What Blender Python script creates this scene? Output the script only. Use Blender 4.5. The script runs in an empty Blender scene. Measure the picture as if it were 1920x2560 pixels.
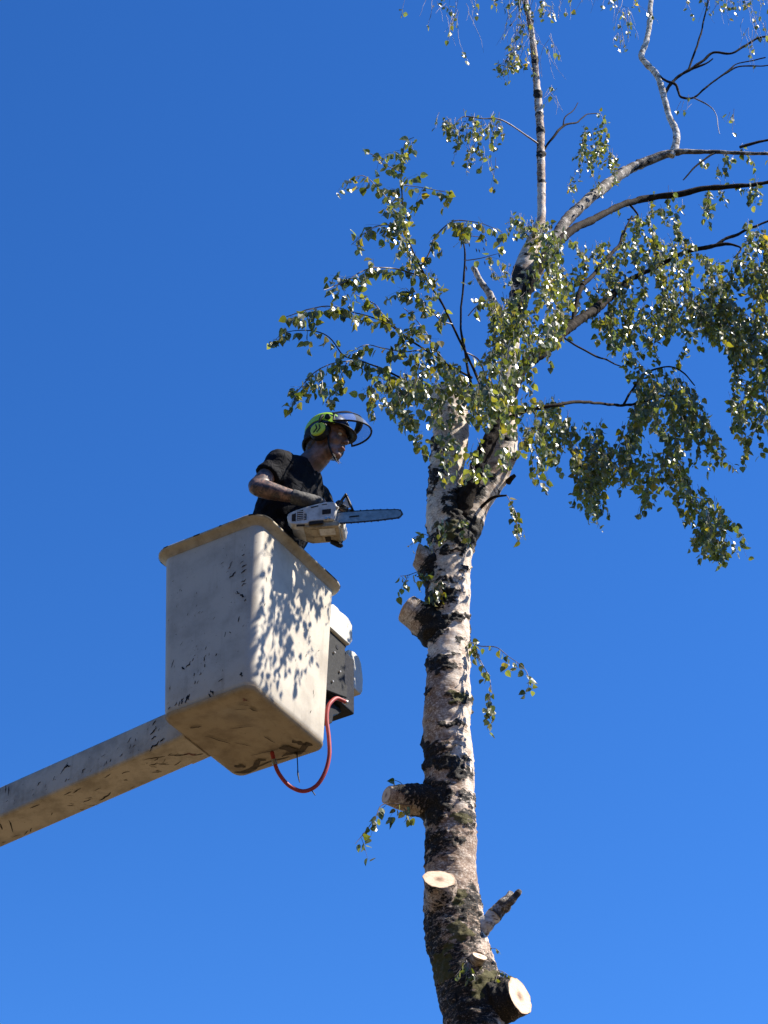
import bpy, bmesh, math, random
from mathutils import Vector, Matrix, noise

# ------------------------------------------------------------------ camera, sky, sun, exposure
sc = bpy.context.scene
PITCH = math.radians(37.0)
FPX = 5760.0                       # focal length in photograph pixels (2560 high)
CAMZ = 1.6
cam_d = bpy.data.cameras.new('camera')
cam_d.sensor_fit = 'VERTICAL'
cam_d.sensor_height = 36.0
cam_d.lens = 36.0 * FPX / 2560.0
cam_d.clip_end = 5000.0
cam = bpy.data.objects.new('camera', cam_d)
sc.collection.objects.link(cam)
cam.location = (0, 0, CAMZ)
cam.rotation_euler = (math.pi / 2 + PITCH, 0, 0)
sc.camera = cam

SUN_EL = math.radians(50.0)
SUN_AZ = math.radians(96.0)        # from +Y towards +X
wld = bpy.data.worlds.new('World')
sc.world = wld
wld.use_nodes = True
wn = wld.node_tree
wn.nodes.clear()
w_out = wn.nodes.new('ShaderNodeOutputWorld')
w_bg = wn.nodes.new('ShaderNodeBackground')
w_sky = wn.nodes.new('ShaderNodeTexSky')
w_sky.sky_type = 'NISHITA'
w_sky.sun_disc = False
w_sky.sun_elevation = SUN_EL
w_sky.sun_rotation = SUN_AZ
w_sky.altitude = 900.0
w_sky.air_density = 1.0
w_sky.dust_density = 0.15
w_sky.ozone_density = 3.0
w_gm = wn.nodes.new('ShaderNodeHueSaturation')
w_gm.inputs['Saturation'].default_value = 1.22
w_gm.inputs['Value'].default_value = 1.0
wn.links.new(w_sky.outputs[0], w_gm.inputs['Color'])
w_ga = wn.nodes.new('ShaderNodeGamma')
w_ga.inputs['Gamma'].default_value = 1.38      # deep, saturated clear autumn sky
wn.links.new(w_gm.outputs[0], w_ga.inputs['Color'])
wn.links.new(w_ga.outputs[0], w_bg.inputs['Color'])
wn.links.new(w_bg.outputs[0], w_out.inputs['Surface'])
w_bg.inputs['Strength'].default_value = 0.068

sun_d = bpy.data.lights.new('sun', 'SUN')
sun_d.energy = 5.0
sun_d.angle = math.radians(0.53)
sun_d.color = (1.0, 0.93, 0.82)
sun = bpy.data.objects.new('sun', sun_d)
sc.collection.objects.link(sun)
SUN_DIR = Vector((math.sin(SUN_AZ) * math.cos(SUN_EL), math.cos(SUN_AZ) * math.cos(SUN_EL), math.sin(SUN_EL)))
sun.rotation_euler = SUN_DIR.to_track_quat('Z', 'Y').to_euler()
sun.location = (20, 0, 30)

sc.view_settings.view_transform = 'Standard'
sc.view_settings.look = 'None'
sc.view_settings.exposure = 1.12
sc.view_settings.gamma = 1.0
sc.view_settings.use_curve_mapping = False

# ------------------------------------------------------------------ helpers
RND = random.Random(11)
CF = Vector((0, math.cos(PITCH), math.sin(PITCH)))
CU = Vector((0, -math.sin(PITCH), math.cos(PITCH)))

def P(px, py, y):
    """world point seen at photograph pixel (px,py) standing at world depth y"""
    d = CF + Vector((1, 0, 0)) * ((px - 960) / FPX) + CU * ((1280 - py) / FPX)
    t = y / d.y
    return Vector((0, 0, CAMZ)) + d * t

def pix(p):
    q = Vector(p) - Vector((0, 0, CAMZ))
    dp = q.dot(CF)
    return 960 + FPX * q.x / dp, 1280 - FPX * q.dot(CU) / dp

def mpp(p):
    """metres per photograph pixel at p"""
    return (Vector(p) - Vector((0, 0, CAMZ))).dot(CF) / FPX

def smooth(e0, e1, x):
    t = max(0.0, min(1.0, (x - e0) / (e1 - e0)))
    return t * t * (3 - 2 * t)

def catmull(pts, n):
    """pts: list of tuples (any length) -> interpolated"""
    out = []
    k = len(pts)
    for i in range(k - 1):
        p0 = pts[max(i - 1, 0)]; p1 = pts[i]; p2 = pts[i + 1]; p3 = pts[min(i + 2, k - 1)]
        for j in range(n):
            t = j / n
            out.append(tuple(0.5 * ((2 * b) + (-a + c) * t + (2 * a - 5 * b + 4 * c - d) * t * t + (-a + 3 * b - 3 * c + d) * t ** 3)
                             for a, b, c, d in zip(p0, p1, p2, p3)))
    out.append(tuple(pts[-1]))
    return out

class MB:
    def __init__(self):
        self.v = []; self.f = []; self.uv = {}
    def add(self, vs, fs):
        o = len(self.v)
        self.v += [Vector(x) for x in vs]
        self.f += [tuple(i + o for i in f) for f in fs]
        return o
    def tube(self, pts, rads, seg=10, cap=True, flat=1.0, uv=False):
        pts = [Vector(p) for p in pts]
        n = len(pts)
        o = len(self.v)
        t0 = (pts[1] - pts[0]).normalized()
        a = Vector((0, -1, 0)) if abs(t0.y) < 0.9 else Vector((1, 0, 0))
        nrm = (a - t0 * a.dot(t0)).normalized()
        L = 0.0
        for i in range(n):
            t = (pts[min(i + 1, n - 1)] - pts[max(i - 1, 0)])
            t = t.normalized() if t.length > 1e-9 else t0
            nrm = (nrm - t * nrm.dot(t))
            nrm = nrm.normalized() if nrm.length > 1e-9 else t.orthogonal().normalized()
            b = t.cross(nrm)
            if i: L += (pts[i] - pts[i - 1]).length
            for k in range(seg):
                an = 2 * math.pi * k / seg
                self.v.append(pts[i] + nrm * (math.cos(an) * rads[i]) + b * (math.sin(an) * rads[i] * flat))
        for i in range(n - 1):
            for k in range(seg):
                k2 = (k + 1) % seg
                self.f.append((o + i * seg + k, o + i * seg + k2, o + (i + 1) * seg + k2, o + (i + 1) * seg + k))
        if cap:
            self.f.append(tuple(o + k for k in range(seg))[::-1])
            self.f.append(tuple(o + (n - 1) * seg + k for k in range(seg)))
        return o
    def box(self, sx, sy, sz, M=Matrix.Identity(4)):
        vs = [M @ Vector((x * sx / 2, y * sy / 2, z * sz / 2)) for x in (-1, 1) for y in (-1, 1) for z in (-1, 1)]
        self.add(vs, [(0, 1, 3, 2), (4, 6, 7, 5), (0, 4, 5, 1), (2, 3, 7, 6), (0, 2, 6, 4), (1, 5, 7, 3)])
    def box2(self, lo, hi, M=Matrix.Identity(4)):
        c = (Vector(lo) + Vector(hi)) / 2; s = Vector(hi) - Vector(lo)
        self.box(s.x, s.y, s.z, M @ Matrix.Translation(c))
    def prism(self, poly, y0, y1, M=Matrix.Identity(4)):
        """poly in local (x,z), extruded along local y"""
        n = len(poly)
        vs = [M @ Vector((x, y0, z)) for x, z in poly] + [M @ Vector((x, y1, z)) for x, z in poly]
        fs = [tuple(range(n)), tuple(range(2 * n - 1, n - 1, -1))]
        fs += [(i, i + n, (i + 1) % n + n, (i + 1) % n) for i in range(n)]
        self.add(vs, fs)
    def ell(self, M, seg=16, rings=10):
        """unit sphere through matrix"""
        vs = [M @ Vector((0, 0, -1))]
        for i in range(1, rings):
            th = math.pi * i / rings - math.pi / 2
            for k in range(seg):
                an = 2 * math.pi * k / seg
                vs.append(M @ Vector((math.cos(th) * math.cos(an), math.cos(th) * math.sin(an), math.sin(th))))
        vs.append(M @ Vector((0, 0, 1)))
        fs = []
        for k in range(seg):
            fs.append((0, 1 + (k + 1) % seg, 1 + k))
            for i in range(rings - 2):
                a = 1 + i * seg
                fs.append((a + k, a + (k + 1) % seg, a + seg + (k + 1) % seg, a + seg + k))
            a = 1 + (rings - 2) * seg
            fs.append((a + k, a + (k + 1) % seg, len(vs) - 1))
        self.add(vs, fs)
    def rings(self, rr, close_first=True, close_last=True):
        o = len(self.v); n = len(rr[0])
        for r in rr: self.v += [Vector(p) for p in r]
        for i in range(len(rr) - 1):
            for k in range(n):
                k2 = (k + 1) % n
                self.f.append((o + i * n + k, o + i * n + k2, o + (i + 1) * n + k2, o + (i + 1) * n + k))
        if close_first: self.f.append(tuple(o + k for k in range(n))[::-1])
        if close_last: self.f.append(tuple(o + (len(rr) - 1) * n + k for k in range(n)))
    def mesh(self, name, fix=True):
        me = bpy.data.meshes.new(name)
        me.from_pydata([tuple(v) for v in self.v], [], self.f)
        if fix:
            bm = bmesh.new(); bm.from_mesh(me)
            bmesh.ops.recalc_face_normals(bm, faces=bm.faces[:])
            bm.to_mesh(me); bm.free()
        return me

def link(me, name, mat, parent=None, smooth_angle=40, bevel=0.0, bseg=2):
    ob = bpy.data.objects.new(name, me)
    sc.collection.objects.link(ob)
    if mat: me.materials.append(mat)
    if smooth_angle:
        me.shade_smooth()
        if smooth_angle < 180: me.set_sharp_from_angle(angle=math.radians(smooth_angle))
    if bevel:
        b = ob.modifiers.new('bevel', 'BEVEL'); b.width = bevel; b.segments = bseg; b.limit_method = 'ANGLE'
        b.angle_limit = math.radians(35)
    if parent is not None:
        ob.parent = parent
        ob.matrix_parent_inverse = WM[parent.name].inverted()
    WM[ob.name] = Matrix.Identity(4)
    return ob

WM = {}                            # world matrices of roots and (identity) parts
def root(name, loc, label, cat, group=None):
    o = bpy.data.objects.new(name, None)
    sc.collection.objects.link(o)
    o.location = loc
    o.empty_display_size = 0.2
    o['label'] = label; o['category'] = cat
    if group: o['group'] = group
    WM[o.name] = Matrix.Translation(Vector(loc))
    return o

def remesh(mb, voxel, smooth_it=4, name='tmp'):
    me = mb.mesh(name)
    ob = bpy.data.objects.new(name, me); sc.collection.objects.link(ob)
    m = ob.modifiers.new('r', 'REMESH'); m.mode = 'VOXEL'; m.voxel_size = voxel
    if smooth_it:
        s = ob.modifiers.new('s', 'SMOOTH'); s.iterations = smooth_it; s.factor = 0.5
    dg = bpy.context.evaluated_depsgraph_get()
    out = bpy.data.meshes.new_from_object(ob.evaluated_get(dg))
    bpy.data.objects.remove(ob); bpy.data.meshes.remove(me)
    out.materials.clear()
    return out

# ------------------------------------------------------------------ materials
def new_mat(name):
    m = bpy.data.materials.new(name); m.use_nodes = True
    nt = m.node_tree
    bs = nt.nodes['Principled BSDF']
    return m, nt, bs

def N(nt, typ, **kw):
    n = nt.nodes.new(typ)
    for k, v in kw.items(): setattr(n, k, v)
    return n

def ramp(nt, fac, stops, interp='LINEAR'):
    r = nt.nodes.new('ShaderNodeValToRGB')
    r.color_ramp.interpolation = interp
    els = r.color_ramp.elements
    while len(els) < len(stops): els.new(0.5)
    for e, (p, c) in zip(els, stops):
        e.position = p; e.color = (c[0], c[1], c[2], 1) if not isinstance(c, (int, float)) else (c, c, c, 1)
    nt.links.new(fac, r.inputs[0])
    return r.outputs[0]

def noise_t(nt, vec, scale, detail=4.0, rough=0.55, dist=0.0):
    n = nt.nodes.new('ShaderNodeTexNoise')
    n.inputs['Scale'].default_value = scale; n.inputs['Detail'].default_value = detail
    n.inputs['Roughness'].default_value = rough; n.inputs['Distortion'].default_value = dist
    if vec is not None: nt.links.new(vec, n.inputs['Vector'])
    return n.outputs['Fac']

def mixc(nt, fac, a, b, blend='MIX'):
    m = nt.nodes.new('ShaderNodeMix'); m.data_type = 'RGBA'; m.blend_type = blend
    for sock, val in ((m.inputs['Factor'], fac), (m.inputs['A'], a), (m.inputs['B'], b)):
        pass
    ins = {'f': [i for i in m.inputs if i.name == 'Factor' and i.type == 'VALUE'][0],
           'a': [i for i in m.inputs if i.name == 'A' and i.type == 'RGBA'][0],
           'b': [i for i in m.inputs if i.name == 'B' and i.type == 'RGBA'][0]}
    for k, val in (('f', fac), ('a', a), ('b', b)):
        if isinstance(val, (int, float)): ins[k].default_value = val
        elif isinstance(val, tuple): ins[k].default_value = (val[0], val[1], val[2], 1)
        else: nt.links.new(val, ins[k])
    return [o for o in m.outputs if o.type == 'RGBA'][0]

def mathn(nt, op, a, b=None, clamp=False):
    m = nt.nodes.new('ShaderNodeMath'); m.operation = op; m.use_clamp = clamp
    for i, val in ((0, a), (1, b)):
        if val is None: continue
        if isinstance(val, (int, float)): m.inputs[i].default_value = val
        else: nt.links.new(val, m.inputs[i])
    return m.outputs[0]

def geo_pos(nt):
    return nt.nodes.new('ShaderNodeNewGeometry').outputs['Position']

def mapping(nt, vec, scale=(1, 1, 1), rot=(0, 0, 0)):
    m = nt.nodes.new('ShaderNodeMapping')
    m.inputs['Scale'].default_value = scale; m.inputs['Rotation'].default_value = rot
    nt.links.new(vec, m.inputs['Vector'])
    return m.outputs[0]

def bump(nt, bs, h, strength=0.4, dist=0.01):
    b = nt.nodes.new('ShaderNodeBump')
    b.inputs['Strength'].default_value = strength; b.inputs['Distance'].default_value = dist
    nt.links.new(h, b.inputs['Height']); nt.links.new(b.outputs[0], bs.inputs['Normal'])

def simple(name, col, rough=0.5, metal=0.0, var=0.25, scale=30.0, bmp=0.0):
    m, nt, bs = new_mat(name)
    if max(col) < 0.06 and not metal: bs.inputs['Specular IOR Level'].default_value = 0.18
    pos = geo_pos(nt)
    n = noise_t(nt, pos, scale, 5, 0.6)
    c = ramp(nt, n, [(0.3, tuple(x * (1 - var) for x in col)), (0.7, tuple(min(1, x * (1 + var)) for x in col))])
    nt.links.new(c, bs.inputs['Base Color'])
    r = mathn(nt, 'ADD', mathn(nt, 'MULTIPLY', n, 0.2), rough - 0.1)
    nt.links.new(r, bs.inputs['Roughness'])
    bs.inputs['Metallic'].default_value = metal
    if bmp: bump(nt, bs, n, bmp, 0.004)
    return m

def make_bark(name):
    """birch bark; colour attribute 'wear': R rough dark bark, G moss, B rusty brown"""
    m, nt, bs = new_mat(name)
    uv = N(nt, 'ShaderNodeUVMap', uv_map='bark').outputs[0]
    pos = geo_pos(nt)
    att = N(nt, 'ShaderNodeVertexColor', layer_name='wear').outputs['Color']
    sep = N(nt, 'ShaderNodeSeparateColor'); nt.links.new(att, sep.inputs[0])
    mott = noise_t(nt, pos, 22, 6, 0.65)
    base = ramp(nt, mott, [(0.28, (0.36, 0.25, 0.18)), (0.42, (0.62, 0.49, 0.385)), (0.56, (0.80, 0.69, 0.57)), (0.76, (0.84, 0.77, 0.67))])
    fine = noise_t(nt, mapping(nt, uv, (60, 190, 1)), 1.0, 5, 0.7)
    base = mixc(nt, ramp(nt, fine, [(0.42, 0.6), (0.54, 0.0)]), base, (0.24, 0.175, 0.13))
    spk = noise_t(nt, mapping(nt, uv, (75, 110, 1)), 1.0, 4, 0.75, 0.4)
    zone = ramp(nt, noise_t(nt, pos, 7, 3, 0.6), [(0.33, 0.0), (0.55, 1.0)])
    base = mixc(nt, mathn(nt, 'MULTIPLY', ramp(nt, spk, [(0.45, 0.0), (0.56, 1.0)]), mathn(nt, 'MULTIPLY', zone, mathn(nt, 'ADD', mathn(nt, 'MULTIPLY', sep.outputs[2], 0.75), 0.22))), base, (0.13, 0.080, 0.052))
    # horizontal lenticels
    len_ = noise_t(nt, mapping(nt, uv, (9, 85, 1)), 1.0, 3, 0.6, 0.3)
    lm = ramp(nt, len_, [(0.60, 0.0), (0.66, 1.0)])
    base = mixc(nt, mathn(nt, 'MULTIPLY', lm, 0.85), base, (0.045, 0.036, 0.03))
    # rusty zones
    rust = mathn(nt, 'MULTIPLY', sep.outputs[2], ramp(nt, noise_t(nt, pos, 70, 6, 0.75), [(0.40, 0.0), (0.54, 1.0)]))
    base = mixc(nt, rust, base, (0.16, 0.085, 0.045))
    # rough dark bark, ragged edge
    edge = mathn(nt, 'ADD', mathn(nt, 'MULTIPLY', noise_t(nt, mapping(nt, uv, (34, 85, 1)), 1.0, 7, 0.72, 0.5), 0.6), mathn(nt, 'MULTIPLY', noise_t(nt, pos, 75, 7, 0.75), 0.4))
    dk = mathn(nt, 'ADD', sep.outputs[0], mathn(nt, 'MULTIPLY', mathn(nt, 'SUBTRACT', edge, 0.5), 3.4))
    dm = ramp(nt, dk, [(0.40, 0.0), (0.56, 1.0)])
    darkc = ramp(nt, noise_t(nt, pos, 140, 4, 0.7), [(0.38, (0.004, 0.003, 0.0025)), (0.54, (0.014, 0.011, 0.008)), (0.64, (0.055, 0.042, 0.028)), (0.74, (0.22, 0.175, 0.125))])
    base = mixc(nt, dm, base, darkc)
    mo = mathn(nt, 'ADD', sep.outputs[1], mathn(nt, 'MULTIPLY', mathn(nt, 'SUBTRACT', edge, 0.5), 1.2))
    base = mixc(nt, ramp(nt, mo, [(0.45, 0.0), (0.62, 0.85)]), base, (0.085, 0.075, 0.015))
    nt.links.new(base, bs.inputs['Base Color'])
    bs.inputs['Roughness'].default_value = 0.75
    bs.inputs['Specular IOR Level'].default_value = 0.3
    h = mathn(nt, 'ADD', mathn(nt, 'MULTIPLY', dm, noise_t(nt, pos, 90, 6, 0.7)), mathn(nt, 'MULTIPLY', fine, 0.25))
    h = mathn(nt, 'SUBTRACT', h, mathn(nt, 'MULTIPLY', lm, 0.15))
    bump(nt, bs, h, 0.7, 0.008)
    return m

M_bark = make_bark('birch_bark')

def make_limb_mat(name, light):
    m, nt, bs = new_mat(name)
    pos = geo_pos(nt)
    n = noise_t(nt, pos, 26, 6, 0.65)
    if light:
        c = ramp(nt, n, [(0.36, (0.10, 0.08, 0.065)), (0.45, (0.42, 0.37, 0.32)), (0.6, (0.66, 0.63, 0.58)), (0.8, (0.74, 0.71, 0.67))])
        k = ramp(nt, noise_t(nt, mapping(nt, pos, (12, 12, 75)), 1.0, 4, 0.6), [(0.56, 0.0), (0.63, 1.0)])
        c = mixc(nt, mathn(nt, 'MULTIPLY', k, 0.75), c, (0.05, 0.04, 0.032))
    else:
        c = ramp(nt, n, [(0.35, (0.012, 0.009, 0.007)), (0.55, (0.026, 0.019, 0.015)), (0.76, (0.065, 0.052, 0.041))])
    nt.links.new(c, bs.inputs['Base Color'])
    bs.inputs['Roughness'].default_value = 0.8
    bs.inputs['Specular IOR Level'].default_value = 0.08
    bump(nt, bs, noise_t(nt, pos, 90, 5, 0.7), 0.8, 0.008)
    return m
M_limb_light = make_limb_mat('pale_limb_bark', True)
M_limb_dark = make_limb_mat('dark_limb_bark', False)
def make_mid():
    m, nt, bs = new_mat('patchy_limb_bark')
    pos = geo_pos(nt)
    n = noise_t(nt, pos, 20, 6, 0.68)
    c = ramp(nt, n, [(0.40, (0.030, 0.023, 0.018)), (0.52, (0.085, 0.065, 0.05)), (0.60, (0.36, 0.32, 0.28)), (0.72, (0.62, 0.58, 0.53))])
    nt.links.new(c, bs.inputs['Base Color']); bs.inputs['Roughness'].default_value = 0.75
    bump(nt, bs, noise_t(nt, pos, 70, 5, 0.7), 0.7, 0.008)
    return m
M_limb_mid = make_mid()

def make_twig():
    m, nt, bs = new_mat('twig_bark')
    n = noise_t(nt, geo_pos(nt), 6, 3, 0.6)
    c = ramp(nt, n, [(0.4, (0.06, 0.04, 0.032)), (0.62, (0.26, 0.20, 0.185))])
    nt.links.new(c, bs.inputs['Base Color']); bs.inputs['Roughness'].default_value = 0.5
    return m
M_twig = make_twig()

def make_cut():
    m, nt, bs = new_mat('cut_wood')
    tc = N(nt, 'ShaderNodeTexCoord').outputs['UV']
    l = N(nt, 'ShaderNodeVectorMath', operation='LENGTH'); nt.links.new(tc, l.inputs[0])
    r = l.outputs['Value']
    pos = geo_pos(nt)
    n = noise_t(nt, pos, 45, 5, 0.6)
    rr = mathn(nt, 'ADD', r, mathn(nt, 'MULTIPLY', mathn(nt, 'SUBTRACT', n, 0.5), 0.35))
    c = ramp(nt, rr, [(0.10, (0.22, 0.13, 0.08)), (0.24, (0.48, 0.33, 0.22)), (0.38, (0.70, 0.53, 0.38)), (0.85, (0.76, 0.59, 0.42)), (0.97, (0.52, 0.36, 0.24))])
    w = N(nt, 'ShaderNodeMath', operation='SINE'); nt.links.new(mathn(nt, 'MULTIPLY', rr, 70.0), w.inputs[0])
    c = mixc(nt, mathn(nt, 'MULTIPLY', mathn(nt, 'ADD', w.outputs[0], 1.0), 0.07), c, (0.40, 0.26, 0.16))
    kerf = noise_t(nt, mapping(nt, pos, (25, 25, 160), (0.5, 0.3, 0)), 1.0, 3, 0.6)
    c = mixc(nt, mathn(nt, 'MULTIPLY', ramp(nt, kerf, [(0.5, 0.0), (0.66, 1.0)]), 0.3), c, (0.42, 0.28, 0.18))
    stain = noise_t(nt, pos, 28, 5, 0.65)
    c = mixc(nt, mathn(nt, 'MULTIPLY', ramp(nt, stain, [(0.56, 0.0), (0.7, 1.0)]), 0.45), c, (0.36, 0.22, 0.13))
    nt.links.new(c, bs.inputs['Base Color']); bs.inputs['Roughness'].default_value = 0.8
    bump(nt, bs, mathn(nt, 'ADD', n, kerf), 0.5, 0.004)
    return m
M_cut = make_cut()

def make_leaf():
    m, nt, bs = new_mat('birch_leaf')
    g = N(nt, 'ShaderNodeNewGeometry'); oi = N(nt, 'ShaderNodeObjectInfo')
    r = mathn(nt, 'FRACT', mathn(nt, 'ADD', g.outputs['Random Per Island'], mathn(nt, 'MULTIPLY', oi.outputs['Random'], 7.31)))
    col = ramp(nt, r, [(0.0, (0.022, 0.030, 0.010)), (0.30, (0.042, 0.050, 0.013)), (0.58, (0.085, 0.086, 0.017)), (0.84, (0.16, 0.14, 0.024)), (0.975, (0.25, 0.18, 0.025)), (1.0, (0.48, 0.28, 0.035))])
    r2 = mathn(nt, 'FRACT', mathn(nt, 'MULTIPLY', r, 17.3))
    n = noise_t(nt, g.outputs['Position'], 120, 3, 0.6)
    col = mixc(nt, mathn(nt, 'MULTIPLY', n, 0.5), col, (0.07, 0.085, 0.03))
    # paler underside
    col = mixc(nt, mathn(nt, 'MULTIPLY', g.outputs['Backfacing'], 0.35), col, (0.17, 0.20, 0.10))
    nt.links.new(col, bs.inputs['Base Color'])
    nt.links.new(mathn(nt, 'ADD', mathn(nt, 'MULTIPLY', r2, 0.22), 0.22), bs.inputs['Roughness'])
    bs.inputs['Specular IOR Level'].default_value = 0.9
    tr = N(nt, 'ShaderNodeBsdfTranslucent')
    tcol = mixc(nt, 1.0, col, (2.6, 2.7, 0.8), 'MULTIPLY')
    nt.links.new(tcol, tr.inputs['Color'])
    mx = N(nt, 'ShaderNodeMixShader'); mx.inputs[0].default_value = 0.36
    nt.links.new(bs.outputs[0], mx.inputs[1]); nt.links.new(tr.outputs[0], mx.inputs[2])
    nt.links.new(mx.outputs[0], nt.nodes['Material Output'].inputs['Surface'])
    return m
M_leaf = make_leaf()

def make_fibreglass(name, base, dirt, dirt_amt=0.5, sc_=6.0):
    m, nt, bs = new_mat(name)
    pos = geo_pos(nt)
    big = noise_t(nt, pos, sc_, 6, 0.62)
    c = ramp(nt, big, [(0.30, tuple(b * (1 - dirt_amt) + d * dirt_amt for b, d in zip(base, dirt))), (0.55, base), (0.8, tuple(min(0.9, b * 1.06) for b in base))])
    streak = noise_t(nt, mapping(nt, pos, (26, 26, 2.2)), 1.0, 5, 0.6)
    c = mixc(nt, mathn(nt, 'MULTIPLY', ramp(nt, streak, [(0.56, 0.0), (0.75, 1.0)]), 0.35), c, dirt)
    fleck = noise_t(nt, pos, 85, 4, 0.6)
    c = mixc(nt, ramp(nt, fleck, [(0.64, 0.0), (0.72, 0.55)]), c, tuple(d * 0.5 for d in dirt))
    fine = noise_t(nt, pos, 300, 3, 0.6)
    c = mixc(nt, mathn(nt, 'MULTIPLY', fine, 0.16), c, tuple(d * 0.8 for d in dirt))
    nt.links.new(c, bs.inputs['Base Color'])
    nt.links.new(mathn(nt, 'ADD', mathn(nt, 'MULTIPLY', big, 0.3), 0.42), bs.inputs['Roughness'])
    bs.inputs['Specular IOR Level'].default_value = 0.35
    bump(nt, bs, mathn(nt, 'ADD', fine, mathn(nt, 'MULTIPLY', fleck, 0.6)), 0.12, 0.003)
    return m
M_bucket = make_fibreglass('bucket_gelcoat', (0.545, 0.485, 0.385), (0.25, 0.205, 0.15), 0.5)
M_base = make_fibreglass('bucket_base_gelcoat', (0.40, 0.32, 0.215), (0.19, 0.135, 0.08), 0.75, 9.0)
M_rim = make_fibreglass('bucket_rim_gelcoat', (0.46, 0.385, 0.265), (0.15, 0.115, 0.075), 0.6, 14.0)
M_boom = make_fibreglass('boom_fibreglass', (0.54, 0.465, 0.355), (0.20, 0.155, 0.10), 0.65, 7.0)
M_cream = make_fibreglass('cream_cover', (0.68, 0.65, 0.56), (0.35, 0.3, 0.22), 0.35, 12.0)
M_scuff = simple('scuff_black', (0.018, 0.017, 0.016), 0.75, 0, 0.5, 60)
M_stain = simple('worn_brown', (0.075, 0.055, 0.035), 0.85, 0, 0.5, 50, 0.5)
M_redpaint = simple('red_paint_smear', (0.16, 0.065, 0.05), 0.7, 0, 0.5, 60)
M_black = simple('black_plastic', (0.016, 0.016, 0.018), 0.5, 0, 0.35, 60, 0.25)
M_steel_blk = simple('black_painted_steel', (0.030, 0.030, 0.030), 0.75, 0.0, 0.45, 70, 0.5)
M_bolt = simple('bolt_steel', (0.45, 0.43, 0.40), 0.4, 0.9, 0.3, 80)
M_hose = simple('red_hose', (0.36, 0.036, 0.03), 0.6, 0, 0.25, 25)
M_skin = None

def make_skin():
    m, nt, bs = new_mat('weathered_skin')
    pos = geo_pos(nt)
    n = noise_t(nt, pos, 17, 5, 0.62, 0.6)
    c = ramp(nt, n, [(0.36, (0.075, 0.046, 0.034)), (0.50, (0.17, 0.095, 0.068)), (0.66, (0.29, 0.165, 0.12))])
    # inked forearms
    ink = ramp(nt, noise_t(nt, pos, 30, 6, 0.7, 1.0), [(0.44, 1.0), (0.54, 0.0)])
    sx_ = N(nt, 'ShaderNodeSeparateXYZ'); nt.links.new(pos, sx_.inputs[0])
    mr = N(nt, 'ShaderNodeMapRange'); mr.inputs['From Min'].default_value = 9.02; mr.inputs['From Max'].default_value = 8.96
    nt.links.new(sx_.outputs['Z'], mr.inputs['Value'])
    c = mixc(nt, mathn(nt, 'MULTIPLY', mathn(nt, 'MULTIPLY', ink, mr.outputs[0]), 0.85), c, (0.022, 0.02, 0.022))
    nt.links.new(c, bs.inputs['Base Color'])
    bs.inputs['Roughness'].default_value = 0.5
    bs.inputs['Subsurface Weight'].default_value = 0.06
    bump(nt, bs, noise_t(nt, pos, 160, 4, 0.6), 0.2, 0.003)
    return m
M_skin = make_skin()

def make_shirt():
    m, nt, bs = new_mat('dark_tshirt')
    pos = geo_pos(nt)
    n = noise_t(nt, pos, 26, 5, 0.7, 0.8)
    c = ramp(nt, n, [(0.56, (0.0035, 0.0035, 0.006)), (0.68, (0.014, 0.014, 0.017)), (0.77, (0.07, 0.07, 0.075))])
    nt.links.new(c, bs.inputs['Base Color'])
    bs.inputs['Roughness'].default_value = 0.85
    bs.inputs['Specular IOR Level'].default_value = 0.15
    bump(nt, bs, noise_t(nt, pos, 18, 4, 0.5, 1.5), 0.6, 0.02)
    return m
M_shirt = make_shirt()
M_trouser = simple('dark_work_trousers', (0.022, 0.022, 0.025), 0.85, 0, 0.4, 40, 0.4)
M_glove = simple('grey_work_glove', (0.06, 0.056, 0.05), 0.8, 0, 0.65, 70, 0.6)
M_hair = simple('brown_hair', (0.075, 0.052, 0.035), 0.6, 0, 0.6, 120, 0.6)
M_navy = simple('navy_helmet_shell', (0.018, 0.03, 0.075), 0.3, 0, 0.25, 25)
M_lime = simple('lime_yellow_plastic', (0.50, 0.62, 0.035), 0.4, 0, 0.15, 25)
M_lime2 = simple('lime_green_band', (0.36, 0.60, 0.04), 0.4, 0, 0.15, 25)
M_sawwhite = make_fibreglass('saw_white_plastic', (0.62, 0.60, 0.55), (0.25, 0.21, 0.16), 0.55, 25.0)
M_sawtan = make_fibreglass('saw_grimy_underside', (0.42, 0.34, 0.22), (0.12, 0.09, 0.055), 0.8, 30.0)
M_sawdark = simple('saw_dark_vent', (0.03, 0.022, 0.016), 0.7, 0, 0.5, 80)
M_bar = simple('guide_bar_steel', (0.30, 0.30, 0.27), 0.42, 0.7, 0.3, 40)
M_chain = simple('chain_steel', (0.03, 0.03, 0.03), 0.5, 0.5, 0.5, 90)
M_orange = simple('orange_strap', (0.55, 0.12, 0.03), 0.6, 0, 0.2, 40)

def make_visor():
    m, nt, bs = new_mat('clear_visor')
    bs.inputs['Base Color'].default_value = (0.55, 0.58, 0.66, 1)
    bs.inputs['Roughness'].default_value = 0.22
    tr = N(nt, 'ShaderNodeBsdfTransparent'); tr.inputs['Color'].default_value = (0.90, 0.93, 0.97, 1)
    mx = N(nt, 'ShaderNodeMixShader')
    n = noise_t(nt, geo_pos(nt), 40, 4, 0.6)
    nt.links.new(mathn(nt, 'ADD', mathn(nt, 'MULTIPLY', n, 0.08), 0.74), mx.inputs[0])
    nt.links.new(bs.outputs[0], mx.inputs[1]); nt.links.new(tr.outputs[0], mx.inputs[2])
    nt.links.new(mx.outputs[0], nt.nodes['Material Output'].inputs['Surface'])
    return m
M_visor = make_visor()

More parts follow.
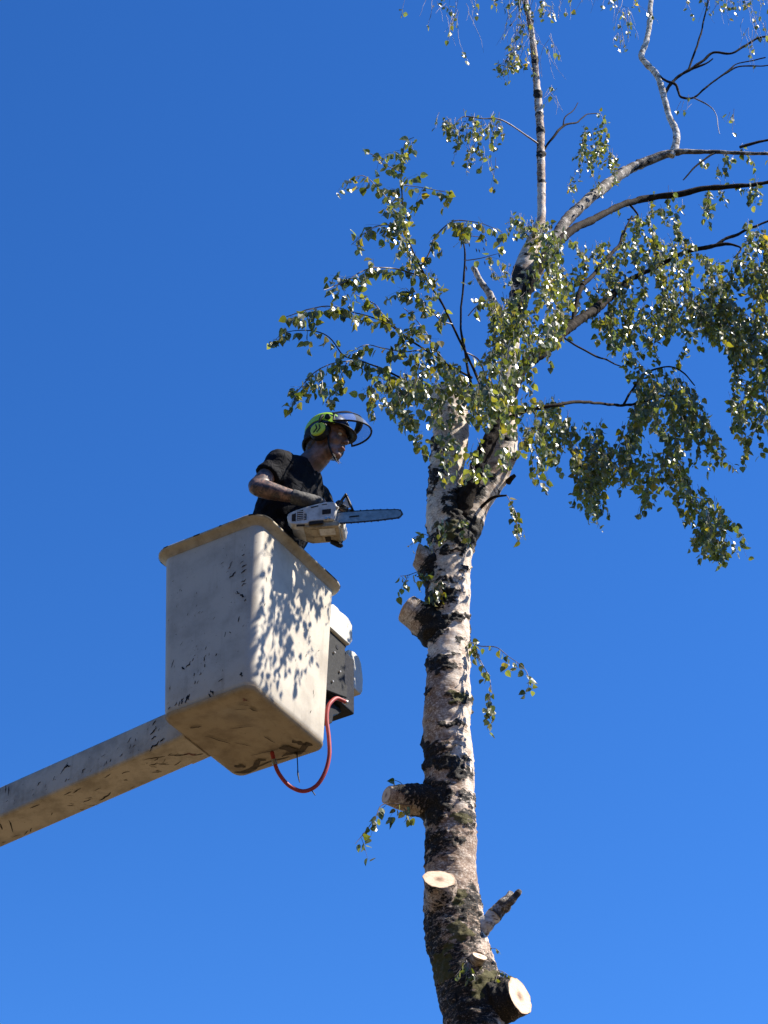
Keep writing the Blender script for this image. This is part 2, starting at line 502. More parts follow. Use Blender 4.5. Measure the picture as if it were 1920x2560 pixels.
def make_ground():
    m, nt, bs = new_mat('dry_grass_and_gravel')
    pos = geo_pos(nt)
    n = noise_t(nt, pos, 0.35, 6, 0.6)
    c = ramp(nt, n, [(0.35, (0.085, 0.062, 0.034)), (0.6, (0.12, 0.09, 0.05)), (0.75, (0.07, 0.066, 0.026))])
    f = noise_t(nt, pos, 14, 5, 0.7)
    c = mixc(nt, mathn(nt, 'MULTIPLY', f, 0.4), c, (0.06, 0.045, 0.026))
    nt.links.new(c, bs.inputs['Base Color']); bs.inputs['Roughness'].default_value = 0.95
    bump(nt, bs, f, 0.5, 0.05)
    return m
M_ground = make_ground()

# ------------------------------------------------------------------ the ground
g = MB()
S = 3000.0
nx = 40
def gc(i): 
    t = i / nx * 2 - 1
    return math.copysign(abs(t) ** 3, t) * S
for j in range(nx + 1):
    for i in range(nx + 1):
        x, y = gc(i), gc(j)
        z = 0.05 * noise.noise(Vector((x * 0.1, y * 0.1, 0))) if abs(x) < 60 and abs(y) < 60 else 0.0
        g.v.append(Vector((x, y, z - 0.03)))
for j in range(nx):
    for i in range(nx):
        a = j * (nx + 1) + i
        g.f.append((a, a + 1, a + nx + 2, a + nx + 1))
gr = link(g.mesh('ground', fix=False), 'ground', M_ground)
gr['kind'] = 'structure'

# unseen ring of trees, added to block low sky light and deepen the shade
belt = MB()
rb = random.Random(3)
for k in range(96):
    an = 2 * math.pi * k / 96 + rb.uniform(-.03, .03)
    front = math.sin(an)
    dist = 27 + rb.uniform(0, 8) + (24 if front > .2 else 0)
    hh = rb.uniform(13, 19) * (0.62 if front > .2 else 1.0)
    c = Vector((math.cos(an) * dist, math.sin(an) * dist + 4, hh * .52))
    o = len(belt.v)
    belt.ell(Matrix.Translation(c) @ Matrix.Diagonal((rb.uniform(2.0, 3.4), rb.uniform(2.0, 3.4), hh * .50, 1)), 14, 10)
    for i in range(o, len(belt.v)):
        v = belt.v[i]; belt.v[i] = v + (v - c).normalized() * (1.1 * noise.noise(v * .55) + .6 * noise.noise(v * 1.6))
    belt.tube([Vector((c.x, c.y, -.1)), Vector((c.x, c.y, hh * .3))], [.3, .2], 8)
M_blocker = simple('blocker_foliage', (0.045, 0.055, 0.02), 0.9, 0, 0.6, 1.5, 1.0)
bo_ = link(belt.mesh('sky_blocker_belt', fix=False), 'sky_blocker_belt', M_blocker, None, smooth_angle=180)
bo_['kind'] = 'stuff'; bo_['label'] = 'added ring of unseen trees blocking low sky light'; bo_['category'] = 'trees'

# ------------------------------------------------------------------ the birch tree
TY = 10.5
tree = root('birch_tree', (P(1200, 2560, TY).x + 0.12, TY, 0.0),
            'tall birch being limbed, white trunk with sawn stubs and drooping green crown', 'tree')

def bark_object(name, pts, rads, seg, ring_len, dark_fn, mat=M_bark, disp=0.006, parent=tree, cap=True, oval=0.04, seed=0.0):
    """pts world polyline (already smooth) resampled to ring_len; displaced; uv 'bark'; attribute 'wear'"""
    P0 = [Vector(p) for p in pts]
    L = [0.0]
    for a, b in zip(P0, P0[1:]): L.append(L[-1] + (b - a).length)
    n = max(3, int(L[-1] / ring_len) + 1)
    rp, rr, rl = [], [], []
    k = 0
    for i in range(n):
        s = L[-1] * i / (n - 1)
        while k < len(L) - 2 and L[k + 1] < s: k += 1
        t = (s - L[k]) / max(1e-9, L[k + 1] - L[k])
        rp.append(P0[k].lerp(P0[k + 1], t)); rr.append(rads[k] * (1 - t) + rads[k + 1] * t); rl.append(s)
    mb = MB()
    mb.tube(rp, rr, seg, cap=False)
    cols = []
    for i in range(n):
        for j in range(seg):
            v = mb.v[i * seg + j]
            d = (v - rp[i]).normalized()
            w = dark_fn(v, d)
            q = Vector((v.x + seed, v.y, v.z))
            e = oval * rr[i] * noise.noise(q * 4.0) * 3.0
            e += disp * 0.45 * noise.noise(Vector((q.x * 14, q.y * 14, q.z * 26)))
            rag = noise.fractal(Vector((q.x * 26, q.y * 26, q.z * 34)), 1.0, 2.2, 3)
            e += w[0] * disp * (0.9 + 1.5 * rag) if w[0] > 0.02 else 0
            e -= w[0] * disp * 0.8 * max(0.0, noise.noise(Vector((q.x * 40, q.y * 40, q.z * 9))))
            mb.v[i * seg + j] = v + d * e
            cols.append(w)
    if cap:
        mb.f.append(tuple(range(seg))[::-1]); mb.f.append(tuple((n - 1) * seg + j for j in range(seg)))
    me = mb.mesh(name, fix=False)
    uvl = me.uv_layers.new(name='bark')
    ca = me.color_attributes.new('wear', 'FLOAT_COLOR', 'POINT')
    for i, w in enumerate(cols): ca.data[i].color = (w[0], w[1], w[2], 1)
    circ = 2 * math.pi * (sum(rr) / n)
    for pl in me.polygons:
        ks = [me.loops[l].vertex_index % seg for l in pl.loop_indices]
        wrap = 0 in ks and (seg - 1) in ks
        for l in pl.loop_indices:
            vi = me.loops[l].vertex_index
            kk = vi % seg
            u = (kk if not (wrap and kk == 0) else seg) / seg
            # mirror the angle so that the seam has no jump
            uvl.data[l].uv = (abs(u * 2 - 1) * circ / 2 + seed, rl[vi // seg] + seed)
    return link(me, name, mat, parent, smooth_angle=180)

# dark rough patches: photograph pixel, half sizes; then their strength
DARK = [(1080, 1502, 56, 18, 1), (1125, 1478, 30, 7, .9), (1135, 1540, 34, 9, .9), (1080, 1560, 26, 26, .9), (1070, 1590, 22, 20, .8), (1090, 1662, 42, 17, 1), (1110, 1642, 25, 9, .8),
        (1066, 1730, 9, 14, .9), (1150, 1745, 34, 13, .85), (1118, 1808, 36, 8, .9), (1150, 1806, 16, 6, .8), (1062, 1878, 20, 30, 1), (1095, 1868, 40, 14, .8),
        (1100, 1905, 58, 18, 1), (1150, 1930, 26, 22, .95), (1120, 1895, 50, 10, .8), (1080, 2005, 40, 52, 1), (1105, 1990, 26, 30, .9), (1170, 1990, 22, 10, .7), (1165, 2040, 20, 16, .7), (1175, 2015, 12, 10, .8),
        (1085, 2105, 34, 30, 1), (1120, 2095, 40, 14, .9), (1110, 2140, 30, 14, .6), (1068, 2135, 14, 26, 1), (1180, 2065, 10, 16, .8),
        (1150, 1290, 34, 70, 1), (1165, 1350, 34, 22, 1), (1120, 1335, 40, 18, .8), (1085, 1185, 18, 22, .9), (1075, 1225, 14, 14, .9), (1085, 1345, 24, 14, .7), (1130, 1375, 40, 7, .9), (1106, 1452, 34, 6, .9), (1120, 1490, 28, 7, .8), (1085, 1420, 16, 8, .6),
        (1160, 1425, 20, 3, .8), (1160, 1600, 26, 4, .9), (1150, 1665, 28, 3, .5), (1095, 1115, 14, 22, .9), (1140, 1030, 22, 20, .5),
        (1165, 2255, 30, 40, .9), (1100, 2290, 60, 50, .62), (1075, 2360, 36, 90, .9), (1120, 2400, 50, 50, .8), (1180, 2330, 30, 60, .7), (1115, 2480, 46, 90, .8), (1180, 2500, 70, 70, .95), (1210, 2430, 30, 40, .85), (1090, 2250, 40, 30, .6), (1195, 2270, 12, 40, .8)]
DARK = [(a_, b_, c_, d_, e_ * (.72 if b_ > 2040 else .9)) for a_, b_, c_, d_, e_ in DARK]
MOSS = [(1100, 2420, 26, 40), (1150, 2330, 24, 30), (1230, 2480, 30, 30), (1140, 2240, 22, 20), (1210, 2455, 24, 34), (1120, 2375, 14, 16), (1150, 2045, 18, 8), (1145, 1745, 20, 10), (1120, 1330, 26, 26), (1190, 2405, 12, 14)]
RUST = [(1130, 2300, 70, 80), (1150, 2420, 80, 80), (1160, 2520, 80, 70), (1085, 1740, 34, 90), (1080, 1680, 16, 30), (1085, 1840, 40, 40), (1090, 1950, 40, 60), (1150, 2110, 60, 70), (1100, 1860, 40, 40), (1120, 1960, 40, 40), (1130, 2060, 50, 50), (1140, 2130, 40, 30), (1120, 2170, 50, 30), (1130, 1740, 30, 30), (1165, 2200, 40, 40), (1255, 1190, 30, 40)]

def trunk_wear(v, d):
    px, py = pix(v)
    q1 = Vector((v.x * 16, v.y * 16, v.z * 22))
    px += 26 * noise.noise(q1) + 12 * noise.noise(q1 * 2.7)
    py += 15 * noise.noise(q1 + Vector((7, 3, 1))) + 9 * noise.noise(q1 * 2.9 + Vector((1, 8, 2)))
    front = d.y < 0.25
    dk = mo = ru = 0.0
    if front:
        for (cx, cy, rx, ry, s) in DARK:
            q = ((px - cx) / rx) ** 2 + ((py - cy) / ry) ** 2
            if q < 2.2: dk = max(dk, s * (1 - smooth(0.35, 2.2, q)))
        for (cx, cy, rx, ry) in MOSS:
            q = ((px - cx) / rx) ** 2 + ((py - cy) / ry) ** 2
            if q < 2: mo = max(mo, (1 - smooth(0.2, 2, q)))
        for (cx, cy, rx, ry) in RUST:
            q = ((px - cx) / rx) ** 2 + ((py - cy) / ry) ** 2
            if q < 2: ru = max(ru, 0.8 * (1 - smooth(0.2, 2, q)))
    else:
        nn = noise.noise(Vector((v.x * 5, v.y * 5, v.z * 6)))
        dk = smooth(0.25, 0.5, nn)
    fis = smooth(2180, 2420, py)
    nn = noise.noise(Vector((v.x * 17 + 3, v.y * 17, v.z * 5)))
    dk = max(dk, fis * smooth(0.0, 0.6, nn) * 0.6)
    return (dk, mo, ru)

TR = [(985, 1120, 92), (1000, 1120, 92), (1050, 1124, 90), (1100, 1126, 88), (1160, 1120, 86), (1220, 1117, 88), (1290, 1116, 102), (1345, 1126, 110), (1394, 1127, 110), (1450, 1124, 106),
      (1540, 1121, 103), (1575, 1120, 107), (1650, 1121, 104), (1730, 1120, 112), (1840, 1119, 118), (1917, 1122, 122), (2028, 1126, 126), (2100, 1128, 124), (2150, 1128, 126),
      (2230, 1127, 140), (2290, 1134, 146), (2340, 1140, 150), (2390, 1152, 148), (2430, 1164, 150), (2560, 1188, 160)]
pts = []
for py, px, w in TR:
    p = P(px, py, TY); pts.append((p.x, p.y, p.z, w / 2 * mpp(p)))
lo = pts[-1]
pts += [(lo[0] + .05, lo[1], lo[2] - 0.8, lo[3] * 1.03), (lo[0] + .10, lo[1], lo[2] - 2.2, lo[3] * 1.08), (lo[0] + .12, lo[1], 1.0, lo[3] * 1.25), (lo[0] + .12, lo[1], 0.25, lo[3] * 1.45), (lo[0] + .12, lo[1], -0.25, lo[3] * 1.9)]
vis = [q for q in pts if q[2] > lo[2] - 0.01] + [pts[len(TR)]]
sm = catmull(pts, 6)
cutz = lo[2] - 0.35
up = [q for q in sm if q[2] >= cutz]; dn = [q for q in sm if q[2] <= up[-1][2] + 1e-6]
trunk = bark_object('trunk', [q[:3] for q in up], [q[3] for q in up], 120, 0.0085, trunk_wear, disp=0.012)
bark_object('trunk_base', [q[:3] for q in dn], [q[3] * 0.995 for q in dn], 40, 0.05, lambda v, d: (smooth(-0.2, 0.3, noise.noise(Vector((v.x * 12, v.y * 12, v.z * 3)))), 0.0, 0.2), disp=0.02)

def pxline(lst, n=5, y=TY):
    """[(px,py,width_px,dy)] -> smooth world points and radii"""
    q = []
    if lst[-1][0] > 1380 and len(lst[-1]) > 3 and lst[0][1] < 1400:      # the right hand crown leans away from the road
        lst = [(e[0], e[1], e[2], e[3] + (.72 - e[3] * .8) * smooth(1330, 1620, e[0])) for e in lst]
    for e in lst:
        p = P(e[0], e[1], y + (e[3] if len(e) > 3 else 0.0))
        q.append((p.x, p.y, p.z, max(0.0012, e[2] / 2 * mpp(p))))
    s = catmull(q, n)
    return [Vector(a[:3]) for a in s], [max(0.001, a[3]) for a in s]

# second stem that carries the live crown
RS = [(1128, 1400, 60, .02), (1150, 1350, 72, .0), (1168, 1312, 74, 0), (1192, 1257, 72, 0), (1224, 1209, 70, .0), (1246, 1164, 68, .0), (1262, 1120, 62, .0), (1266, 1052, 52, .0), (1268, 1000, 47, .02),
      (1273, 900, 43, .03), (1285, 800, 41, .04), (1296, 740, 42, .05), (1309, 685, 52, .05), (1322, 640, 46, .05), (1338, 600, 34, .05), (1350, 560, 25, .05), (1354, 532, 21, .05), (1353, 440, 20, .04), (1352, 347, 19, .03), (1348, 280, 18, .02),
      (1342, 208, 17, 0), (1335, 130, 15, -.02), (1326, 60, 14, -.04), (1314, 0, 13, -.05), (1296, -140, 11, -.08), (1290, -320, 8, -.1), (1292, -520, 3, -.12)]
def stem_wear(v, d):
    px, py = pix(v)
    dk = smooth(0.30, 0.6, noise.noise(Vector((v.x * 9, v.y * 9, v.z * 18)))) * 0.8
    for (cx, cy, rx, ry, s) in [(1172, 1325, 34, 34, 1), (1196, 1230, 18, 20, .7), (1232, 1196, 10, 14, .6), (1275, 1142, 26, 9, .8), (1278, 1095, 24, 8, .9), (1290, 690, 20, 24, .9), (1300, 735, 30, 10, .9), (1345, 235, 14, 10, .9), (1350, 385, 14, 8, .8), (1340, 150, 12, 10, .6)]:
        q = ((px - cx) / rx) ** 2 + ((py - cy) / ry) ** 2
        if q < 2.2: dk = max(dk, s * (1 - smooth(0.35, 2.2, q)))
    # darker, ridged left side of the upper leader
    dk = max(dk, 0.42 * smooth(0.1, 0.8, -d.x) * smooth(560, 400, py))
    ru = 0.8 * smooth(0.0, 0.4, noise.noise(Vector((v.x * 7 + 9, v.y * 7, v.z * 7))))
    return (dk, 0.0, ru)
a, r = pxline(RS, 5)
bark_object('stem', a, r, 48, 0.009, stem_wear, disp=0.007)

def limb(lst, mat, n=10, seg=10, wob=0.007, name='limb', y=TY):
    a, r = pxline(lst, n, y)
    m = MB()
    a2 = []
    for i, p in enumerate(a):
        k = wob * min(1.0, i / 3.0)
        a2.append(p + Vector((noise.noise(p * 9), noise.noise(p * 9 + Vector((5, 0, 0))), noise.noise(p * 9 + Vector((0, 7, 0))))) * k)
    r = [q * (1 + 0.20 * noise.noise(p * 20) + 0.12 * noise.noise(p * 55)) for q, p in zip(r, a)]
    m.tube(a2, r, seg)
    return link(m.mesh(name), name, mat, tree, smooth_angle=60)

# big dark limb rising out of the fork
FORK = ([(1140, 1330, 44, -.02), (1160, 1261, 40, -.08), (1195, 1165, 36, -.13), (1232, 1085, 33, -.14), (1266, 1010, 30, -.14), (1304, 925, 26, -.15), (1328, 902, 25, -.15), (1360, 878, 24, -.14), (1426, 816, 21, -.12), (1490, 772, 19, -.10), (1547, 722, 15, -.06), (1592, 690, 9, 0), (1640, 672, 4, .05)])
a, r = pxline(FORK, 6)
bark_object('limb', a, [q * (1 + .12 * noise.noise(p * 13)) for p, q in zip(a, r)], 32, 0.011,
            lambda v, d: (0.95 - .5 * smooth(0.1, .5, noise.noise(Vector((v.x * 12, v.y * 12, v.z * 12)))), .25 * max(0, noise.noise(v * 6)), .9), mat=M_limb_dark, disp=0.005, seed=5.0)
# limb going up right with the white upright on it
limb([(1318, 720, 36, .04), (1345, 672, 32, .03), (1378, 618, 30, .02), (1412, 557, 29, 0), (1462, 508, 28, -.02), (1516, 463, 27, -.04), (1550, 437, 26, -.05), (1585, 417, 25, -.06), (1640, 394, 23, -.08), (1684, 381, 18, -.1), (1740, 380, 12, -.1), (1800, 380, 10, -.1), (1860, 383, 9, -.1), (1940, 384, 7, -.08), (2150, 380, 4, 0)], M_limb_mid, seg=16, wob=.006)
limb([(1678, 390, 18, -.1), (1689, 360, 19, -.1), (1690, 327, 17, -.1), (1674, 294, 16, -.1), (1660, 244, 16, -.1), (1646, 194, 15, -.09), (1622, 165, 15, -.09), (1604, 142, 15, -.09), (1609, 122, 15, -.08), (1616, 105, 14, -.08), (1624, 55, 13, -.06), (1627, 0, 12, -.05), (1640, -120, 9, 0), (1660, -330, 4, .1)], M_limb_light, seg=14, wob=.004)
limb([(1658, 240, 7, -.1), (1676, 212, 8, -.1), (1693, 194, 8, -.1), (1715, 180, 8, -.09), (1732, 170, 8, -.08), (1758, 150, 7, -.07), (1782, 133, 6, -.06), (1826, 133, 6, -.04), (1862, 115, 6, 0), (1898, 95, 5, .02), (1960, 88, 3, .05)], M_limb_dark)
limb([(1721, 176, 6, -.08), (1735, 135, 5, -.08), (1749, 94, 5, -.08), (1760, 50, 4, -.08), (1771, 0, 4, -.08), (1785, -90, 2, -.06)], M_limb_dark, n=4)
limb([(1730, 172, 6, -.08), (1756, 162, 5, -.09), (1782, 147, 3, -.1)], M_limb_dark, n=4)
limb([(1650, 190, 6, -.1), (1668, 203, 6, -.12), (1688, 211, 7, -.13), (1696, 228, 6, -.14), (1704, 243, 6, -.15), (1732, 243, 5, -.15), (1760, 222, 5, -.15), (1788, 200, 5, -.14), (1849, 167, 4, -.1), (1915, 164, 3, -.05), (1990, 150, 2, 0)], M_limb_dark)
limb([(1800, 192, 4, -.12), (1828, 172, 4, -.1), (1849, 158, 3, -.08), (1915, 144, 3, -.05)], M_limb_dark, n=4)
limb([(1734, 244, 4, -.15), (1775, 266, 3, -.17), (1790, 290, 2, -.18), (1798, 335, 1.5, -.18)], M_twig, n=4)
limb([(1640, 395, 8, -.08), (1580, 425, 8, -.12), (1588, 408, 7, -.13), (1594, 400, 6, -.14)], M_limb_dark, n=4)
limb([(1850, 368, 8, -.1), (1885, 358, 8, -.08), (1925, 349, 6, -.05), (2050, 330, 4, 0)], M_limb_dark, n=4)
# lower long limb to the right
limb([(1290, 790, 30, .0), (1330, 700, 30, -.06), (1375, 628, 23, -.1), (1434, 573, 20, -.14), (1486, 547, 18, -.17), (1547, 516, 16, -.2), (1612, 497, 17, -.24), (1699, 486, 15, -.28), (1764, 470, 14, -.3), (1877, 462, 11, -.32), (1960, 450, 8, -.34), (2150, 440, 4, -.36)], M_limb_dark, seg=14, wob=.006)
limb([(1575, 512, 6, -.22), (1586, 526, 5, -.24), (1594, 541, 4, -.26), (1570, 549, 4, -.28)], M_limb_dark, n=4)
limb([(1708, 450, 3, -.3), (1722, 436, 4, -.3), (1738, 418, 5, -.26), (1770, 392, 5, -.2), (1790, 382, 5, -.12)], M_limb_dark, n=4)
# middle right branches
limb([(1455, 713, 12, -.2), (1480, 692, 11, -.22), (1504, 662, 10, -.24), (1526, 636, 9, -.26), (1547, 614, 8, -.28), (1560, 580, 6, -.3), (1580, 540, 4, -.3)], M_limb_dark)
limb([(1430, 812, 10, -.12), (1445, 740, 12, -.18), (1460, 708, 12, -.2)], M_limb_dark, n=4)
limb([(1560, 705, 10, 0), (1640, 668, 11, -.05), (1699, 636, 11, -.1), (1764, 618, 11, -.14), (1807, 610, 9, -.16), (1838, 614, 6, -.18), (1852, 622, 5, -.2), (1835, 645, 4, -.22)], M_limb_dark)
limb([(1790, 612, 8, -.15), (1812, 598, 8, -.14), (1840, 588, 8, -.12), (1868, 574, 7, -.1), (1930, 550, 5, -.05), (2060, 520, 3, 0)], M_limb_dark)
limb([(1412, 846, 5, -.12), (1445, 866, 5, -.16), (1482, 887, 5, -.2), (1520, 902, 4, -.24), (1551, 916, 3, -.28)], M_limb_dark, n=4)
limb([(1270, 1046, 12, -.03), (1300, 1033, 12, -.12), (1330, 1024, 11, -.18), (1395, 1011, 10, -.28), (1460, 1005, 8, -.36), (1520, 1010, 7, -.42), (1564, 1013, 7, -.46), (1620, 1000, 6, -.5), (1690, 985, 4, -.55)], M_limb_dark)
limb([(1560, 1010, 6, -.46), (1590, 960, 6, -.44), (1620, 930, 5, -.42), (1670, 918, 4, -.42), (1710, 932, 4, -.42), (1738, 962, 3, -.42)], M_limb_dark)
# small side branches of the leader
limb([(1352, 366, 5, .03), (1335, 352, 5, 0), (1300, 328, 4, -.05), (1270, 308, 4, -.1), (1240, 298, 4, -.14), (1200, 296, 3, -.18), (1160, 292, 3, -.2), (1140, 305, 2, -.22)], M_twig, n=5)
limb([(1354, 385, 6, .03), (1366, 366, 6, 0), (1380, 346, 6, -.04), (1400, 322, 6, -.08), (1425, 309, 5, -.12), (1445, 304, 4, -.14), (1470, 285, 3, -.16), (1500, 285, 2, -.18)], M_limb_dark, n=5)
limb([(1408, 314, 4, -.08), (1413, 292, 3, -.09), (1430, 280, 3, -.1), (1445, 258, 2, -.1)], M_limb_dark, n=4)
# knotty snag on the fork
limb([(1248, 800, 20, -.02), (1228, 745, 19, -.04), (1214, 722, 17, -.05), (1199, 698, 15, -.06), (1184, 668, 13, -.07)], M_limb_light, n=5, seg=12, name='broken_stub')
limb([(1270, 1205, 16, 0), (1277, 1196, 13, -.03), (1287, 1188, 9, -.04)], M_limb_dark, n=4, name='broken_stub')
limb([(1196, 1275, 8, -.06), (1222, 1250, 8, -.08), (1242, 1241, 7, -.10), (1268, 1239, 4, -.12)], M_limb_dark, n=4, name='broken_stub')

# thin shoots of the left hand spray  (pixels, width, depth)
SHOOTS = [
 [(1200, 1060, 9, -.06), (1196, 1030, 9, -.08), (1177, 955, 8, -.12), (1162, 880, 7, -.15), (1151, 806, 6, -.18), (1158, 712, 6, -.2), (1162, 638, 5, -.22), (1151, 581, 4, -.24), (1143, 563, 3, -.25)],
 [(1226, 1040, 8, -.05), (1222, 1011, 8, -.08), (1196, 948, 8, -.14), (1162, 880, 7, -.2), (1128, 806, 6, -.26), (1099, 750, 6, -.3), (1054, 675, 5, -.34), (1016, 582, 5, -.38), (1005, 488, 4, -.4), (1003, 420, 3, -.42), (1012, 360, 2, -.43), (1035, 345, 1.5, -.44)],
 [(1180, 944, 6, -.14), (1121, 914, 6, -.24), (1061, 873, 5, -.32), (1016, 843, 5, -.38), (960, 805, 4, -.44), (874, 776, 3, -.5), (803, 767, 3, -.54), (717, 793, 2, -.58)],
 [(1085, 1000, 6, -.12), (1024, 959, 6, -.22), (964, 925, 5, -.3), (904, 903, 4, -.36), (859, 888, 4, -.4), (822, 843, 3, -.44), (785, 828, 3, -.47), (725, 828, 2, -.5), (696, 842, 2, -.52)],
 [(908, 905, 4, -.36), (865, 903, 3, -.4), (822, 912, 3, -.43), (781, 935, 3, -.46), (736, 988, 2, -.5)],
 [(1050, 672, 4, -.34), (1069, 640, 4, -.36), (1091, 590, 4, -.38), (1121, 560, 3, -.4), (1155, 552, 3, -.42), (1203, 559, 2, -.43), (1255, 582, 2, -.45)],
 [(1050, 690, 4, -.34), (990, 672, 4, -.4), (923, 672, 3, -.46), (859, 705, 3, -.5), (811, 725, 2, -.54)],
 [(1010, 560, 4, -.38), (985, 530, 3, -.42), (957, 484, 3, -.46), (934, 458, 2, -.48), (904, 440, 2, -.5), (874, 452, 1.5, -.52)],
 [(1005, 462, 3, -.4), (1040, 466, 2, -.38), (1080, 474, 2, -.36), (1121, 482, 1.5, -.34)],
 [(1004, 430, 3, -.41), (965, 415, 2, -.44), (945, 395, 2, -.46), (905, 376, 1.5, -.48)],
 [(1010, 560, 3, -.38), (950, 565, 3, -.42), (915, 580, 2, -.44), (878, 612, 1.5, -.46)],
 [(1162, 880, 4, -.18), (1200, 905, 4, -.12), (1218, 960, 4, -.1)],
 [(1160, 650, 3, -.22), (1178, 650, 3, -.24), (1215, 642, 2, -.26), (1250, 634, 1.5, -.28)],
 [(1158, 600, 3, -.23), (1170, 590, 2, -.24), (1212, 592, 2, -.26)],
 [(1062, 873, 4, -.32), (1010, 880, 3, -.36), (960, 870, 3, -.4), (915, 862, 2, -.44), (880, 880, 1.5, -.46)],
 [(1000, 830, 4, -.38), (960, 790, 3, -.44), (935, 760, 3, -.46), (900, 742, 2, -.5), (880, 730, 1.5, -.52)],
 [(1120, 915, 4, -.24), (1085, 870, 3, -.3), (1065, 830, 3, -.34), (1040, 800, 2, -.36), (1010, 770, 2, -.38)],
 [(960, 924, 3, -.3), (930, 960, 3, -.34), (925, 1000, 2, -.36), (940, 1050, 1.5, -.38)],
 [(1024, 959, 4, -.22), (1000, 985, 3, -.28), (1000, 1020, 3, -.3), (1025, 1060, 2, -.32), (1045, 1110, 1.5, -.34)],
 [(868, 905, 3, -.4), (850, 945, 2, -.42), (828, 985, 2, -.44), (815, 1012, 1.5, -.45)],
 [(800, 920, 2, -.45), (805, 955, 2, -.46), (800, 985, 1.5, -.47)],
 [(1130, 810, 4, -.26), (1100, 800, 3, -.3), (1075, 770, 3, -.33), (1040, 745, 2, -.36), (1015, 720, 1.5, -.4)],
 [(1170, 790, 3, -.18), (1200, 760, 3, -.2), (1230, 750, 2, -.22)],
 [(1177, 944, 4, -.14), (1140, 960, 3, -.2), (1110, 985, 3, -.24), (1085, 1010, 2, -.28)],
 [(1088, 870, 3, -.28), (1070, 900, 3, -.3), (1050, 940, 2, -.32), (1048, 975, 1.5, -.33)],
]
SHOOTS = [[(e[0], e[1], e[2], e[3] * 1.6) for e in s] for s in SHOOTS]
for s in SHOOTS:
    limb(s, M_twig if s[0][2] < 5 else M_limb_dark, n=5, seg=6, wob=.006, name='shoot')

# sawn stubs, each with its pale cut face
def stub(base, end, r0, r1, nrm=None, dark=0.8, name='branch_stub', seed=0.0, flare=1.5, tip=None, full=0.0):
    base = Vector(base); end = Vector(end)
    ax = (end - base)
    L = ax.length; ax = ax / L
    n = Vector(nrm).normalized() if nrm else ax
    pp = [base + ax * L * t for t in (0, .25, .5, .75, 1.0)]
    rr = [r0 * flare, r0 * 1.08, r0 * 0.9 + r1 * 0.1, (r0 + r1) / 2, r1]
    s = catmull([(p.x, p.y, p.z, q) for p, q in zip(pp, rr)], 6)
    def wear(v, d):
        t = (v - base).dot(ax) / L
        k = dark * (1 - smooth(0.45, 0.95, t + 0.3 * noise.noise(v * 14) - 0.2 * d.z))
        k = max(k, full + .35 * noise.noise(v * 16)) if full else k
        if tip is not None: k = max(k, tip * smooth(0.5, 0.8, t))
        return (k, 0.35 * max(0, d.z) * dark, 0.5)
    seg = 40
    ob = bark_object(name, [q[:3] for q in s], [q[3] for q in s], seg, 0.008, wear, disp=0.009, cap=False, seed=seed)
    me = ob.data
    # shear the last rings so that the end lies in the plane of the saw cut
    nv = len(me.vertices); nr = nv // seg
    for i in range(max(0, nr - 6), nr):
        f = (i - (nr - 7)) / 6.0
        for j in range(seg):
            v = me.vertices[i * seg + j]
            off = (end - v.co).dot(n) / max(0.25, ax.dot(n))
            v.co = v.co + ax * off * (f if i < nr - 1 else 1.0) * (1.0 if i == nr - 1 else 0.0 if abs(off) < 0 else f)
    ring = [me.vertices[(nr - 1) * seg + j].co.copy() for j in range(seg)]
    m = MB()
    K = 5
    c = sum(ring, Vector()) / seg
    rings_ = []
    for k in range(1, K + 1):
        rings_.append([c.lerp(p, k / K * 0.985) + n * (0.0022 + 0.0012 * noise.noise(p * 60 + Vector((k, 0, 0)))) for p in ring])
    o = m.add([c + n * 0.0025], [])
    for k in range(K): m.add(rings_[k], [])
    for j in range(seg):
        j2 = (j + 1) % seg
        m.f.append((0, 1 + j, 1 + j2))
        for k in range(K - 1):
            m.f.append((1 + k * seg + j, 1 + (k + 1) * seg + j, 1 + (k + 1) * seg + j2, 1 + k * seg + j2))
    # skirt so that the face closes on the bark
    o2 = len(m.v); m.v += [p + n * -0.002 for p in ring]
    for j in range(seg):
        j2 = (j + 1) % seg
        m.f.append((1 + (K - 1) * seg + j, o2 + j, o2 + j2, 1 + (K - 1) * seg + j2))
    cm = m.mesh('cut_face')
    uvl = cm.uv_layers.new(name='uv')
    for l in cm.loops:
        vi = l.vertex_index
        if vi == 0: uvl.data[l.index].uv = (0, 0)
        else:
            k = min((vi - 1) // seg, K - 1); j = (vi - 1) % seg; an = 2 * math.pi * j / seg
            uvl.data[l.index].uv = (math.cos(an) * (k + 1) / K, math.sin(an) * (k + 1) / K)
    link(cm, 'cut_face', M_cut, ob, smooth_angle=30)
    return ob

mm = mpp(P(1120, 1700, TY))
stub(P(1100, 1440, TY), P(1042, 1386, TY - .05), 34 * mm, 26 * mm, (-1, -.05, .25), 1.0, seed=1)
stub(P(1108, 1588, TY), P(1018, 1522, TY - .06), 42 * mm, 38 * mm, (-.80, -.02, .60), .95, seed=2, flare=1.12)
stub(P(1095, 2010, TY), P(966, 1988, TY - .07), 38 * mm, 20 * mm, (-.86, -.5, .0), .75, seed=3, flare=1.7)
stub(P(1118, 2360, TY + .07), P(1098, 2199, TY - .165), 36 * mm, 35 * mm, (.08, -.86, .50), .9, seed=4, flare=1.2, full=.42)
stub(P(1180, 2420, TY - .06), P(1200, 2391, TY - .19), 17 * mm, 17 * mm, (.28, -.62, .72), .5, seed=5, flare=1.3)
stub(P(1165, 2530, TY), P(1300, 2492, TY - .10), 52 * mm, 40 * mm, (.80, -.60, .12), 1.3, seed=6, flare=1.3, full=.75)

